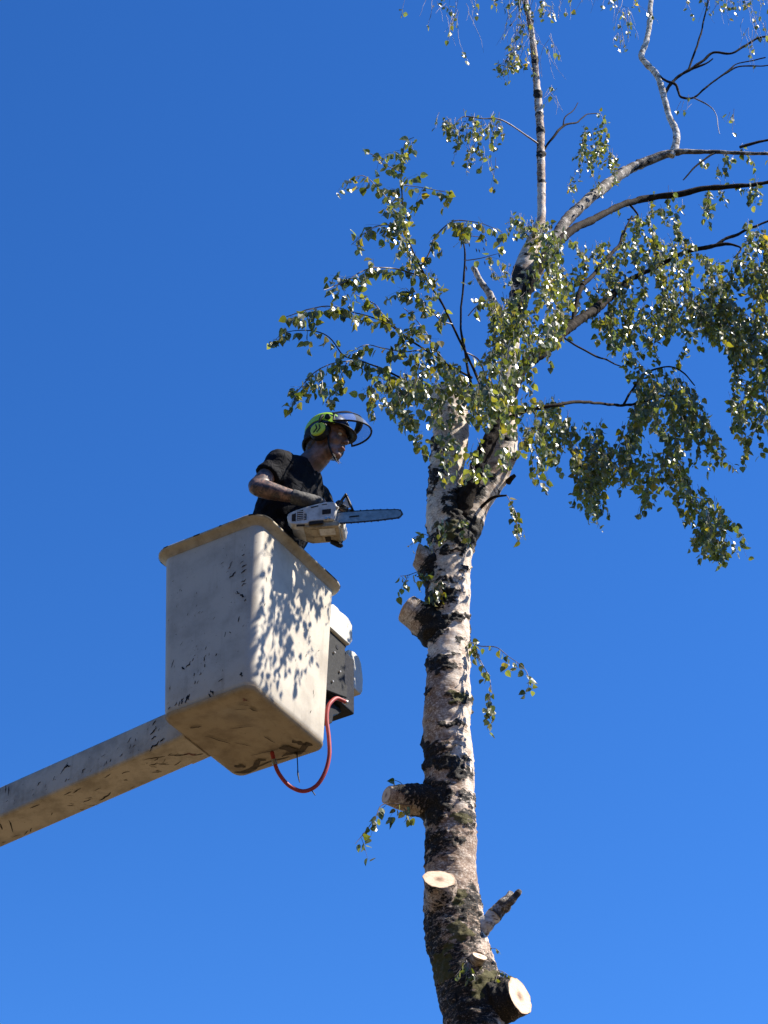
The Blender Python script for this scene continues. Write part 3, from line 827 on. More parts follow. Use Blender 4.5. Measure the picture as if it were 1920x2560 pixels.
# dead snag with two prongs on the right
snag = MB()
def snagtube(l, seg=14):
    a, r = pxline(l, 6)
    o = snag.tube([p + Vector((noise.noise(p * 30), 0, noise.noise(p * 30 + Vector((3, 0, 0))))) * 0.005 for p in a], [q * (1 + .25 * noise.noise(p * 35)) for q, p in zip(r, a)], seg)
snagtube([(1185, 2335, 58, -.02), (1214, 2308, 48, -.05), (1232, 2291, 43, -.055), (1243, 2281, 39, -.06)])
lsn = link(snag.mesh('dead_snag'), 'dead_snag', M_limb_light, tree, smooth_angle=60)
snag = MB()
snagtube([(1236, 2287, 42, -.06), (1250, 2273, 38, -.065), (1262, 2262, 34, -.07), (1272, 2246, 28, -.07), (1277, 2230, 14, -.07)])
snagtube([(1255, 2272, 22, -.08), (1276, 2254, 19, -.1), (1295, 2232, 15, -.11), (1299, 2227, 13, -.11)])
link(snag.mesh('prong'), 'prong', M_limb_mid, lsn, smooth_angle=60)

# ------------------------------------------------------------------ foliage
LEAF_V = [(0, -.34, 0), (.012, -.34, 0), (0, 0, 0), (.32, .06, .05), (.43, .30, .07), (.32, .60, .03), (.13, .84, -.05), (0, 1.0, -.14),
          (-.32, .06, .05), (-.43, .30, .07), (-.32, .60, .03), (-.13, .84, -.05), (0, .26, -.02), (0, .58, -.03)]
LEAF_F = [(0, 1, 2), (2, 3, 4, 12), (12, 4, 5, 13), (13, 5, 6, 7), (2, 12, 9, 8), (12, 13, 10, 9), (13, 7, 11, 10)]
LEAVES = []                        # (matrix, weight)
TW = MB()                          # fine twigs

def leaf_at(p, size, down=0.75, w=0.0):
    a = RND.uniform(0, 2 * math.pi)
    tilt = RND.gauss(0.0, 0.62) + (1 - down) * 1.2
    tip = Vector((math.sin(tilt) * math.cos(a), math.sin(tilt) * math.sin(a), -math.cos(tilt)))
    nn = Vector((RND.gauss(0, 1), RND.gauss(0, 1), RND.gauss(0, .5)))
    nn = (nn - tip * nn.dot(tip))
    if nn.length < 1e-3: nn = tip.orthogonal()
    nn.normalize()
    x = tip.cross(nn)
    M = Matrix(((x.x, tip.x, nn.x, 0), (x.y, tip.y, nn.y, 0), (x.z, tip.z, nn.z, 0), (0, 0, 0, 1)))
    s = size
    M = Matrix.Translation(Vector(p) + tip * 0.34 * s) @ M @ Matrix.Diagonal((s * RND.uniform(.85, 1.05), s, s * RND.uniform(.4, 1.8), 1))
    LEAVES.append((M, w))

def inside(poly, x, y):
    c = False; n = len(poly); j = n - 1
    for i in range(n):
        xi, yi = poly[i]; xj, yj = poly[j]
        if (yi > y) != (yj > y) and x < (xj - xi) * (y - yi) / (yj - yi) + xi: c = not c
        j = i
    return c

def strand(p, length, step=0.024, size=(.036, .052), poly=None, drift=None, r=0.0012, leafp=1.0, start=0.0, w=0.0):
    """a hanging twig with leaves"""
    d = Vector((RND.gauss(0, .28), RND.gauss(0, .28), -1)) if drift is None else Vector(drift)
    pts_ = [Vector(p)]
    q = Vector(p); s = 0.0
    while s < length:
        d = d + Vector((RND.gauss(0, .10), RND.gauss(0, .10), -.06))
        d.normalize()
        q = q + d * step; s += step
        if poly is not None and not inside(poly, *pix(q)):
            if RND.random() < .35: break
        pts_.append(q.copy())
        if s > start and RND.random() < leafp:
            leaf_at(q, RND.uniform(*size), 0.8, w)
            if RND.random() < .25: leaf_at(q, RND.uniform(*size) * .8, 0.7, w)
    if len(pts_) > 2:
        TW.tube(pts_, [r * (1 - .6 * i / len(pts_)) for i in range(len(pts_))], 4, cap=False)

def z6(l): return [(1200 + x / 2.304, 460 + y / 2.304) for x, y in l]

POLY_U = z6([(470, 440), (560, 300), (640, 290), (720, 330), (800, 200), (860, 180), (940, 110), (1000, 90), (1130, 110), (1150, 240), (1230, 300), (1250, 380), (1400, 420), (1500, 330), (1560, 150), (1640, 120), (1800, 60), (2300, 40), (2300, 1300),
              (1800, 1450), (1659, 1420), (1600, 1330), (1560, 1430), (1440, 1410), (1430, 1250), (1480, 1130), (1440, 960), (1370, 900), (1330, 860), (1230, 770), (1160, 800), (1140, 850), (1010, 850), (960, 760), (900, 760), (880, 940), (760, 940), (700, 790), (560, 720), (450, 640)])
POLY_L = z6([(850, 850), (920, 950), (950, 1060), (1090, 1030), (1190, 1100), (1280, 1180), (1320, 1330), (1370, 1420), (1400, 1540), (1330, 1600), (1280, 1540), (1240, 1430), (1160, 1450), (1180, 1600), (1260, 1720), (1340, 1780), (1420, 1880), (1475, 2100), (1420, 2140), (1290, 2110),
              (1190, 1980), (1190, 1850), (1130, 1780), (1080, 1620), (1030, 1650), (1020, 1750), (960, 1700), (870, 1680), (830, 1640), (760, 1600), (700, 1730), (680, 1850), (600, 1830), (545, 1730), (530, 1580), (510, 1470), (420, 1540), (350, 1530), (250, 1470), (225, 1290), (330, 1240), (400, 1180), (500, 1220), (600, 1290), (720, 1340), (830, 1350), (850, 1180), (820, 1050)])
POLY_T = z6([(320, 190), (460, 230), (540, 330), (470, 450), (520, 620), (500, 760), (430, 880), (330, 960), (270, 1060), (330, 1230), (200, 1270), (60, 1300), (-60, 1230), (20, 1000), (40, 900), (50, 650), (150, 600), (270, 500), (290, 350)])

def fill(poly, n, ydist, length=(.12, .34), size=(.036, .052), leafp=.95, ymin=-9):
    xs = [p[0] for p in poly]; ys = [p[1] for p in poly]
    k = 0; tries = 0
    while k < n and tries < 50000:
        tries += 1
        x = RND.uniform(min(xs), max(xs)); y = RND.uniform(min(ys), max(ys))
        if not inside(poly, x, y): continue
        # clumping: gaps of sky stay open
        c = noise.noise(Vector((x / 62.0, y / 62.0, 3.3))) + 0.45 * noise.noise(Vector((x / 24.0, y / 24.0, 8.1)))
        if c < RND.uniform(-.55, .22): continue
        p = P(x, y, TY + max(ymin + .25 * RND.random(), RND.gauss(*ydist)))
        strand(p, RND.uniform(*length), poly=poly, size=size, leafp=leafp)
        k += 1

fill(POLY_U, 700, (.62, .28), (.12, .40), size=(.034, .052), ymin=.26)
fill(POLY_L, 280, (.62, .24), (.12, .42), size=(.034, .052), ymin=.26)
fill(POLY_T, 185, (-.80, .30), (.08, .26), (.034, .05))

# ragged single strands hanging below and beside the masses
for (x, y, l, dy, n, spread) in [(1560, 800, .30, -.3, 5, 16), (1640, 820, .26, -.3, 5, 22), (1480, 1170, .32, -.35, 5, 22), (1560, 1150, .2, -.35, 4, 26), (1700, 1170, .3, -.4, 5, 20), (1760, 1070, .22, -.4, 5, 16), (1630, 1180, .3, -.4, 4, 16),
                                 (1320, 1060, .30, -.2, 5, 16), (1340, 1150, .18, -.2, 3, 8), (1790, 1280, .22, -.45, 6, 20), (1890, 1040, .32, -.2, 3, 12), (1850, 980, .22, -.2, 5, 14), (1720, 830, .26, -.1, 3, 10), (1370, 1010, .2, -.3, 5, 30), (1430, 1050, .2, -.3, 6, 30), (1690, 300, .1, 0, 0, 4),
                                 (1700, 480, .14, -.28, 6, 40), (1620, 492, .10, -.25, 5, 30), (1780, 470, .14, -.3, 5, 30), (1860, 460, .16, -.3, 5, 26), (1560, 520, .08, -.2, 3, 16), (1840, 380, .18, -.1, 8, 34), (1760, 500, .16, -.3, 3, 20), (1900, 440, .15, -.3, 4, 20)]:
    for k in range(n):
        strand(P(x + RND.gauss(0, spread), y + RND.gauss(0, 14), TY + dy + (.95 if x > 1380 else 0) + RND.gauss(0, .08)), l * RND.uniform(.7, 1.15), leafp=.8)
# clump on the short branch right of the leader
CL = [(1450, 300), (1475, 262), (1500, 270), (1515, 310), (1535, 350), (1552, 410), (1540, 450), (1500, 480), (1475, 470), (1470, 400), (1430, 470), (1415, 455), (1450, 400), (1455, 350)]
fill(CL, 54, (.25, .08), (.08, .22), (.028, .042), .85)
# thin, half bare hanging twigs at the top and on the leader's left
for (x, y, l, dy, n, sp, lp) in [(1060, -60, .30, -.2, 5, 40, .16), (1180, -50, .42, -.2, 5, 14, .35), (1145, 20, .42, -.2, 4, 14, .14), (1110, 0, .26, -.2, 4, 20, .2), (1300, 0, .44, -.08, 8, 14, .14), (1310, 60, .42, -.08, 7, 16, .2), (1290, 120, .28, -.1, 5, 14, .4), (1265, 170, .14, -.1, 4, 14, .6),
                                 (1375, 100, .42, 0, 3, 8, .1), (1380, 220, .24, 0, 3, 12, .14), (1430, -60, .32, 0, 4, 16, .12), (1520, -60, .34, 0, 9, 28, .32), (1560, 20, .3, 0, 6, 22, .2), (1545, 80, .16, 0, 3, 8, .3), (1800, -60, .4, 0, 8, 34, .2), (1850, -40, .42, 0, 10, 34, .25), (1880, 60, .3, 0, 6, 20, .12), (1350, 10, .08, -.1, 6, 16, .9), (1290, 0, .06, -.1, 6, 24, .9), (1390, 8, .06, -.1, 4, 20, .8),
                                 (1130, 300, .20, -.2, 5, 16, .6), (1180, 296, .20, -.18, 6, 18, .45), (1225, 300, .24, -.15, 6, 16, .5), (1160, 350, .2, -.2, 4, 18, .35), (1210, 380, .22, -.16, 4, 16, .16), (1830, 280, .14, -.1, 2, 20, .2), (1720, 255, .1, -.15, 2, 10, .2),
                                 (1330, 560, .16, 0, 10, 16, .6), (1300, 540, .12, -.1, 5, 14, .8), (1240, 660, .18, -.2, 5, 20, .35), (1245, 760, .2, -.15, 10, 16, .25), (1740, 760, .26, -.2, 4, 8, .2)]:
    for k in range(int(n * 2.3)):
        strand(P(x + RND.gauss(0, sp), y + RND.gauss(0, 12), TY + dy + (.62 * smooth(1400, 1600, x)) + RND.gauss(0, .06)), l * RND.uniform(.6, 1.1), leafp=lp * (.7 if y < 150 else 1), size=(.028, .045), r=.0016)

# leaves of the spray shoots, with short side twigs
for s in SHOOTS:
    a, r = pxline(s, 7)
    acc = 0.0
    tot = sum((q - p).length for p, q in zip(a, a[1:]))
    run = 0.0
    for p, q in zip(a, a[1:]):
        seg_l = (q - p).length
        run += seg_l; acc += seg_l
        bare = s[0][2] >= 8 and run < tot * .45
        if s[0][0] in (1160, 1158) and s[0][1] < 660: bare = True
        if s[0][2] >= 8 and s[0][0] == 1200 and run < tot * .96: bare = True
        while acc > 0.027:
            acc -= 0.027
            if bare and RND.random() < .85: continue
            if RND.random() < .85: leaf_at(q + Vector((RND.gauss(0, .004), 0, RND.gauss(0, .004))), RND.uniform(.044, .062), .8, 1.0)
            if RND.random() < .34:
                strand(q, RND.uniform(.04, .15), step=.022, size=(.042, .058), drift=(RND.gauss(0, .7), RND.gauss(0, .5), RND.uniform(-.9, .3)), w=1.0, leafp=.85)
# a dense sun-catching bunch in the spray
fill([(975, 470), (1010, 470), (1025, 560), (1065, 640), (1105, 690), (1110, 760), (1060, 760), (1010, 700), (985, 640), (990, 560)], 34, (-.62, .14), (.06, .16), (.034, .05), .9)
fill([(930, 870), (1040, 860), (1110, 900), (1200, 960), (1210, 1060), (1090, 1060), (1030, 1040), (960, 1010), (930, 940)], 74, (-.70, .25), (.05, .16), (.036, .05), .85)
fill([(1080, 1000), (1170, 950), (1280, 980), (1310, 1110), (1240, 1170), (1150, 1200), (1100, 1190), (1085, 1100)], 66, (-1.02, .2), (.04, .14), (.034, .048), .8)
fill([(1075, 1290), (1170, 1270), (1190, 1330), (1120, 1370), (1080, 1350)], 16, (-.20, .04), (.03, .08), (.03, .042), .8)
# sprigs left on the bare trunk
def sprig(line, n_side, size=(.035, .05), y0=0.0):
    a, r = pxline(line, 6)
    TW.tube(a, [max(.0012, q) for q in r], 4, cap=False)
    for i, q in enumerate(a[1:]):
        if i % 2 == 0: leaf_at(q, RND.uniform(*size), .8, .9)
        if RND.random() < n_side: strand(q, RND.uniform(.05, .13), step=.025, size=size, leafp=.7, w=.9)
sprig([(1172, 1603, 3, -.02), (1200, 1615, 3, -.08), (1240, 1618, 3, -.12), (1270, 1640, 2, -.14), (1310, 1670, 2, -.16), (1324, 1700, 1.5, -.17)], .28)
sprig([(1185, 1610, 2.5, -.06), (1200, 1650, 2.5, -.1), (1225, 1700, 2, -.12), (1220, 1760, 1.5, -.13), (1212, 1795, 1, -.13)], .22)
sprig([(1030, 2012, 2.5, -.1), (960, 2010, 2.5, -.13), (940, 2040, 2, -.15), (920, 2070, 2, -.16), (888, 2110, 1.2, -.18)], .12)
sprig([(1010, 2020, 2, -.1), (1020, 2035, 2, -.12), (1030, 2045, 1.5, -.13)], .1)
sprig([(1072, 1430, 2, -.08), (1050, 1428, 2, -.1), (1020, 1438, 2, -.11), (1000, 1440, 1.2, -.12)], .2)
sprig([(1072, 1340, 2, -.08), (1055, 1335, 2, -.1), (1035, 1345, 2, -.11)], .3)
sprig([(1016, 1972, 2, -.06), (1000, 1956, 2, -.03), (985, 1950, 2, -.0)], .2, (.03, .042))
sprig([(1268, 1240, 2, -.1), (1280, 1262, 2, -.12), (1292, 1290, 2, -.13), (1290, 1315, 1.4, -.13)], .3)
sprig([(1110, 1440, 2, -.12), (1090, 1462, 2, -.13), (1085, 1480, 2, -.13)], .5)
sprig([(1165, 2400, 2, -.2), (1175, 2425, 2, -.22), (1190, 2440, 2, -.22)], .12, (.024, .036))
sprig([(1245, 2425, 2, -.14), (1258, 2430, 2, -.15), (1270, 2438, 2, -.15)], .1, (.016, .026))
sprig([(1225, 2370, 1.5, -.08), (1240, 2372, 1.5, -.1), (1250, 2382, 1, -.1)], .0, (.012, .02))

# catkins on the bare shoot
def catkin(px, py, l, dy=-.24):
    p = P(px, py, TY + dy)
    m = MB()
    m.tube([p, p + Vector((0.001, 0, -.012)), p + Vector((.003, 0, -l * .5)), p + Vector((.004, .001, -l))], [.0008, .0032, .0040, .0012], 8)
    link(m.mesh('catkin'), 'catkin', M_limb_dark, tree)
for (x, y, l) in [(1172, 606, .036), (1190, 620, .034), (1197, 622, .03), (1206, 598, .03), (1213, 596, .03), (1247, 634, .034), (1211, 652, .034), (1165, 664, .045), (1209, 618, .03)]:
    catkin(x, y, l)

# the 300 leaves that show largest and freest are objects of their own, the rest is one mass
def ppx(M): return pix(M.translation)
vis_l = []
for i, (M, w) in enumerate(LEAVES):
    x, y = ppx(M)
    if -10 < x < 1930 and -10 < y < 2570: vis_l.append((w + 0.2 * M.to_scale().y / .05 - 0.02 * M.translation.y, i))
vis_l.sort(reverse=True)
single = set(i for _, i in vis_l[:300])
leaf_me = bpy.data.meshes.new('leaf')
leaf_me.from_pydata(LEAF_V, [], LEAF_F); leaf_me.materials.append(M_leaf)
Ti = Matrix.Translation(-tree.location)
for i in single:
    o = bpy.data.objects.new('leaf', leaf_me)
    sc.collection.objects.link(o); o.parent = tree
    o.matrix_local = Ti @ LEAVES[i][0]
fv, ff = [], []
LV = [Vector(v) for v in LEAF_V]
for i, (M, w) in enumerate(LEAVES):
    if i in single: continue
    o = len(fv)
    fv += [tuple(M @ v) for v in LV]; ff += [tuple(k + o for k in f) for f in LEAF_F]
fm = bpy.data.meshes.new('foliage'); fm.from_pydata(fv, [], ff)
fo = link(fm, 'foliage', M_leaf, tree, smooth_angle=0); fo['kind'] = 'stuff'
to = link(TW.mesh('twigs', fix=False), 'twigs', M_twig, tree, smooth_angle=180); to['kind'] = 'stuff'
print('leaves', len(LEAVES))

# ------------------------------------------------------------------ the bucket lift
BH = 1.0
BC = Vector((-0.691, 9.785, 7.59))
BM = Matrix.Translation(BC) @ Matrix.Rotation(math.radians(-31.4), 4, 'Z') @ Matrix.Rotation(math.radians(-0.85), 4, 'Y') @ Matrix.Rotation(math.radians(-0.5), 4, 'X')
WB, LB, WT, LT = .544, .676, .606, .735
lift = root('bucket_lift', (-5.6, 12.8, 0.0), 'worn white fibreglass lift bucket on a scuffed box boom', 'bucket lift')

def rrect(hx, hy, rad, z, n=7):
    out = []
    for cx, cy, a0 in ((hx - rad, hy - rad, 0), (-hx + rad, hy - rad, 90), (-hx + rad, -hy + rad, 180), (hx - rad, -hy + rad, 270)):
        for k in range(n + 1):
            an = math.radians(a0 + 90 * k / n)
            out.append(BM @ Vector((cx + rad * math.cos(an), cy + rad * math.sin(an), z)))
    return out
def halfs(z):
    t = z / BH
    return (WB + (WT - WB) * t) / 2, (LB + (LT - LB) * t) / 2
CR = 0.062
b = MB()
prof = []
for z, ins in ((.024, .012), (.034, .005), (.052, .0)):
    hx, hy = halfs(z); prof.append(rrect(hx - ins, hy - ins, CR, z))
for z in (.2, .4, .6, .8, BH - .01):
    hx, hy = halfs(z); prof.append(rrect(hx, hy, CR, z))
hx, hy = halfs(BH)
prof.append(rrect(hx - .012, hy - .012, CR - .012, BH - .004))
for z in (.9, .5, .06):
    hx, hy = halfs(z); prof.append(rrect(hx - .016, hy - .016, CR - .014, z))
b.rings(prof, close_first=False, close_last=True)
bucket = link(b.mesh('bucket'), 'bucket', M_bucket, lift, smooth_angle=50)
bucket['label'] = 'off-white fibreglass bucket with rounded corners and black scuffs'
# base pan with its shallow moulded rib frame
b = MB()
h0x, h0y = halfs(0.0)
pr = [rrect(h0x + .001, h0y + .001, CR, .0245), rrect(h0x - .004, h0y - .004, CR - .004, .012), rrect(h0x - .016, h0y - .016, CR - .016, .003), rrect(h0x - .034, h0y - .034, CR - .03, .0), rrect(h0x - .085, h0y - .085, .03, .0), rrect(h0x - .092, h0y - .092, .03, .006)]
b.rings(pr, close_first=True, close_last=True)
base = link(b.mesh('base_pan'), 'base_pan', M_base, bucket, smooth_angle=50)
# rolled rim
b = MB()
rp = []
for (o, z) in ((.0005, -.036), (.006, -.029), (.018, -.016), (.030, -.008), (.037, -.003), (.040, .003), (.037, .010), (.028, .014), (.012, .016), (-.010, .015), (-.017, .008), (-.017, -.012)):
    hx, hy = halfs(BH); rp.append(rrect(hx + o, hy + o, CR + o * .6 + .012, BH + z))
b.rings(rp, close_first=False, close_last=False)
rim = link(b.mesh('rim'), 'rim', M_rim, bucket, smooth_angle=60)
# worn black edging strip lying on the rim
b = MB()
strip = []
hx, hy = halfs(BH)
ring_o = rrect(hx + .0405, hy + .0405, CR + .0363, BH + .005, 24); ring_i = ring_o
def dens(ring, m=6):
    out = []
    for i, p in enumerate(ring):
        q = ring[(i + 1) % len(ring)]
        k = max(1, int((q - p).length / .012))
        out += [p.lerp(q, t / k) for t in range(k)]
    return out
ro, ri = dens(ring_o), dens(ring_i)
n_ = min(len(ro), len(ri))
for i in range(len(ro)):
    p = ro[i]; nz = noise.noise(p * 9) + .5 * noise.noise(p * 40)
    if nz < -.12: continue
    q = ro[(i + 1) % len(ro)]
    c = BM @ Vector((0, 0, BH + .0205))
    d1 = (c - p); d1.z = 0; d1.normalize(); wd = .010 + .012 * abs(noise.noise(p * 25))
    up_ = Vector((0, 0, .0014))
    b.add([p + up_, q + up_, q + d1 * wd + Vector((0, 0, .0105)), p + d1 * wd + Vector((0, 0, .0105))], [(0, 1, 2, 3)])
    b.add([p + up_ - d1 * .0015, q + up_ - d1 * .0015, q - Vector((0, 0, .0045 + .005 * noise.noise(q * 30))) - d1 * .0008, p - Vector((0, 0, .0045 + .005 * noise.noise(p * 30))) - d1 * .0008], [(0, 1, 2, 3)])
e_ = link(b.mesh('rim_wear'), 'rim_wear', M_scuff, bucket, smooth_angle=0); e_['kind'] = 'stuff'

# scuffs: thin irregular paint-deep marks, given in face coordinates
SC = {'k': MB(), 's': MB(), 'r': MB()}
def mark(kind, o, u, v, nrm, a, l, w, seed):
    """o centre, u,v in-plane unit vectors, a angle, l length, w width"""
    d = u * math.cos(a) + v * math.sin(a); e = -u * math.sin(a) + v * math.cos(a)
    m = 7; pts_ = []
    up1, dn1 = [], []
    for i in range(m + 1):
        t = i / m
        ww = w * (math.sin(math.pi * min(.97, max(.03, t))) ** .6) * (0.55 + .8 * abs(noise.noise(Vector((t * 4 + seed, seed * 3.1, 0)))))
        off = e * (w * .9 * noise.noise(Vector((t * 2.5, seed, 4))))
        c = o + d * ((t - .5) * l) + off + nrm * .0016
        up1.append(c + e * ww / 2); dn1.append(c - e * ww / 2)
    mb = SC[kind]
    k = mb.add(up1 + dn1, [])
    for i in range(m): mb.f.append((k + i, k + i + 1, k + m + 1 + i + 1, k + m + 1 + i))
def face_pt(face, s, z):
    hx, hy = halfs(z)
    if face == 'front': return BM @ Vector((s * hx, -hy, z))
    if face == 'side': return BM @ Vector((hx, s * hy, z))
    if face == 'base': return BM @ Vector((s * h0x, z * h0y, 0.0))
R3 = BM.to_3x3()
FX, FYv, FZ = R3 @ Vector((1, 0, 0)), R3 @ Vector((0, 1, 0)), R3 @ Vector((0, 0, 1))
rs = random.Random(5)
# black scratches on the big shaded face  (s -1..1, z 0..1, angle, length, width)
for (s, z, a, l, w) in [(.55, .70, 40, .045, .018), (.48, .76, 55, .03, .006), (.5, .78, 50, .025, .005), (.72, .42, 80, .035, .008), (.42, .36, 75, .03, .005), (.53, .36, -40, .018, .006), (-.55, .25, -50, .03, .012), (-.42, .26, 40, .04, .012), (-.32, .28, 55, .02, .006), (-.05, .26, 75, .03, .009), (-.04, .22, 80, .02, .008), (-.28, .19, 60, .018, .008), (-.13, .18, 50, .018, .008), (-.25, .14, 65, .02, .007),
                        (-.02, .32, 75, .02, .006), (.22, .26, 60, .014, .010), (-.70, .055, 70, .022, .009), (-.62, .05, 80, .03, .008), (-.55, .06, 75, .035, .012), (-.45, .062, 80, .045, .016), (-.40, .07, 85, .035, .013), (.10, .036, -60, .03, .010), (.16, .05, -60, .04, .014), (.83, .09, 85, .03, .016), (-.86, .045, 60, .018, .010), (-.8, .30, 70, .05, .005), (-.85, .16, 80, .02, .006), (-.2, .55, 30, .02, .003), (.15, .48, 60, .02, .003), (.3, .8, 30, .02, .004), (-.6, .4, 50, .02, .003), (.35, .10, 20, .03, .006), (-.28, .30, 40, .012, .004),
                        (.80, .64, 20, .03, .010), (.77, .80, 10, .02, .008), (.74, .76, 12, .025, .006), (.80, .73, 20, .03, .010), (.79, .70, 25, .035, .012), (.80, .62, 10, .03, .008), (.68, .58, -35, .03, .010), (.78, .555, -35, .035, .016), (.85, .52, 0, .012, .012)]:
    mark('k', face_pt('front', s * .92, z), FX, FZ, -FYv, math.radians(a), l, w, rs.random() * 50)
for k in range(36):
    mark('k', face_pt('front', rs.uniform(-.84, .8), rs.uniform(.07, .9) ** 1.3 + .02), FX, FZ, -FYv, rs.uniform(.3, 2.2), rs.uniform(.006, .02), rs.uniform(.0015, .004), rs.random() * 90)
for k in range(16):
    mark('k', face_pt('side', rs.uniform(-.8, .8), rs.uniform(.08, .9)), FYv, FZ, FX, rs.uniform(.9, 2.0), rs.uniform(.008, .03), rs.uniform(.002, .006), rs.random() * 90)
# base: brown worn corners and scratches
BN = -FZ
for (s, t, a, l, w, kd) in [(.55, .72, 20, .17, .075, 's'), (.70, .60, 70, .08, .04, 's'), (.40, .82, 5, .13, .028, 's'), (-.52, .78, 0, .20, .055, 's'), (-.12, .84, 3, .22, .02, 's'), (-.68, .68, 40, .06, .04, 's'), (.55, -.68, 40, .05, .008, 's'), (.6, -.5, 70, .05, .012, 's'), (.42, -.6, 30, .06, .006, 's'),
                            (-.5, -.1, 60, .14, .010, 's'), (-.2, .2, 60, .10, .006, 's'), (.1, -.2, 20, .12, .007, 's'), (-.6, -.55, 20, .06, .016, 's'), (.3, .3, 80, .08, .010, 's'), (0, .55, 10, .16, .008, 's'), (.66, -.78, 60, .03, .018, 'r')]:
    mark(kd, face_pt('base', s, t) + BN * .0002, FX, FYv, BN, math.radians(a), l, w, rs.random() * 50)

# ---- boom
DROP = 0.104
bd = (BM.to_3x3() @ Vector((-1, 0, 0))); bd.z = -DROP; bd.normalize()
by = FYv.copy(); by.z = 0; by.normalize()
bz = bd.cross(by); bz = bz if bz.z > 0 else -bz
BO = BM @ Vector((-.262, 0, 0.0))
def bpt(s, t, h): return BO + bd * s + by * t + bz * h
BW0, BW1, BHH = -.150, .085, .196
def boom_ring(s, g=0.0, n=5, rad=.022):
    out = []
    for cx, cz, a0 in ((BW1 + g - rad, BHH + g - rad, 0), (BW0 - g + rad, BHH + g - rad, 90), (BW0 - g + rad, -g + rad, 180), (BW1 + g - rad, -g + rad, 270)):
        for k in range(n + 1):
            an = math.radians(a0 + 90 * k / n)
            out.append(bpt(s, cx + rad * math.cos(an), cz + rad * math.sin(an)))
    return out
BL = 4.6
m = MB(); m.rings([boom_ring(s) for s in (0.004, .22, 1.0, 2.0, 3.0, BL)])
boom = link(m.mesh('boom'), 'boom', M_boom, lift, smooth_angle=50)
boom['label'] = 'grimy white square boom running behind the bucket'
m = MB(); m.rings([boom_ring(-.0, .003), boom_ring(.105, .003)]); 
slv = link(m.mesh('boom_sleeve'), 'boom_sleeve', M_boom, boom, smooth_angle=50, bevel=.002)
for (s, h, a, l, w) in [(.175, .16, 20, .03, .012), (.18, .11, 40, .05, .012), (.18, .07, 20, .03, .012), (.18, .02, 30, .07, .018), (.13, .035, 30, .03, .012), (.72, .13, -20, .04, .016), (.74, .125, 45, .07, .008), (.62, .06, 40, .03, .010), (.45, .05, 60, .02, .006), (.38, .05, 50, .02, .008), (1.12, .16, 85, .05, .006), (1.1, .14, 85, .06, .008), (1.30, .02, 0, .05, .05), (1.36, .02, 60, .03, .025), (1.2, .03, 30, .05, .012), (.9, .10, 40, .03, .008), (.33, .12, 45, .04, .006), (1.45, .10, 60, .03, .01)]:
    mark('k', bpt(s, BW0 - (.0035 if s < .105 else .0004), h), -bd, bz, -by, math.radians(a), l, w, rs.random() * 50)
for k in range(40):
    mark('k', bpt(rs.uniform(.12, 1.7), BW0 - .0004, rs.uniform(.03, .17)), -bd, bz, -by, rs.uniform(.2, 1.4), rs.uniform(.005, .03), rs.uniform(.002, .006), rs.random() * 90)
for (s, t, a, l, w, kd) in [(1.16, -.05, 62, .12, .012, 'k'), (1.20, -.08, 60, .06, .014, 'k'), (1.30, -.06, 62, .14, .013, 'k'), (1.26, -.12, 20, .06, .02, 'k'), (1.42, -.02, 60, .14, .012, 'k'), (1.34, -.128, 0, .06, .022, 'k'), (1.5, -.12, 0, .08, .012, 'k'), (.62, .035, 10, .09, .02, 'k'), (.13, -.05, -20, .05, .012, 's'), (.10, -.03, -30, .07, .014, 'k'), (.06, -.01, -40, .06, .03, 'r'), (.03, .02, -20, .05, .014, 'k'), (.2, -.08, -25, .06, .008, 's'), (.24, -.10, -20, .08, .010, 's'), (.7, -.10, 10, .06, .014, 's'), (.75, -.11, 0, .05, .010, 'k'), (.95, -.12, 0, .06, .010, 'k'), (.5, -.11, 10, .05, .008, 'k')]:
    mark(kd, bpt(s, t, -(.0034 if s < .105 else .0004)), -bd, by, -bz, math.radians(-a), l, w * .7, rs.random() * 50)
for k in range(40):
    mark('s', bpt(rs.uniform(.12, 1.7), rs.uniform(-.11, .06), -.0004), -bd, by, -bz, rs.uniform(-1, 1), rs.uniform(.01, .06), rs.uniform(.003, .009), rs.random() * 90)
for k, mt, nm in (('k', M_scuff, 'scuff_marks'), ('s', M_stain, 'worn_stains'), ('r', M_redpaint, 'red_smears')):
    o = link(SC[k].mesh(nm, fix=False), nm, mt, lift, smooth_angle=0); o['kind'] = 'stuff'
# elbow, lower boom, pedestal and outrigger base (outside the picture, they carry the boom)
E0 = bpt(BL, (BW0 + BW1) / 2, BHH / 2)
m = MB(); m.tube([E0 - by * .2, E0 + by * .2], [.20, .20], 24)
link(m.mesh('elbow'), 'elbow', M_steel_blk, lift, bevel=.01)
foot = Vector((lift.location.x, lift.location.y, 1.15))
m = MB()
ax = (foot - E0).normalized(); sx = by.copy(); sy = ax.cross(sx).normalized()
def ring4(p, w, h): return [p + sx * a * w + sy * c * h for a, c in ((1, 1), (-1, 1), (-1, -1), (1, -1))]
m.rings([ring4(E0, .13, .13), ring4(foot, .17, .17)])
link(m.mesh('lower_boom'), 'lower_boom', M_boom, lift, bevel=.02)
m = MB(); m.tube([Vector((foot.x, foot.y, -.02)), Vector((foot.x, foot.y, .25)), Vector((foot.x, foot.y, .26)), Vector((foot.x, foot.y, 1.2))], [.62, .6, .32, .28], 24)
link(m.mesh('pedestal'), 'pedestal', M_steel_blk, lift, bevel=.01)

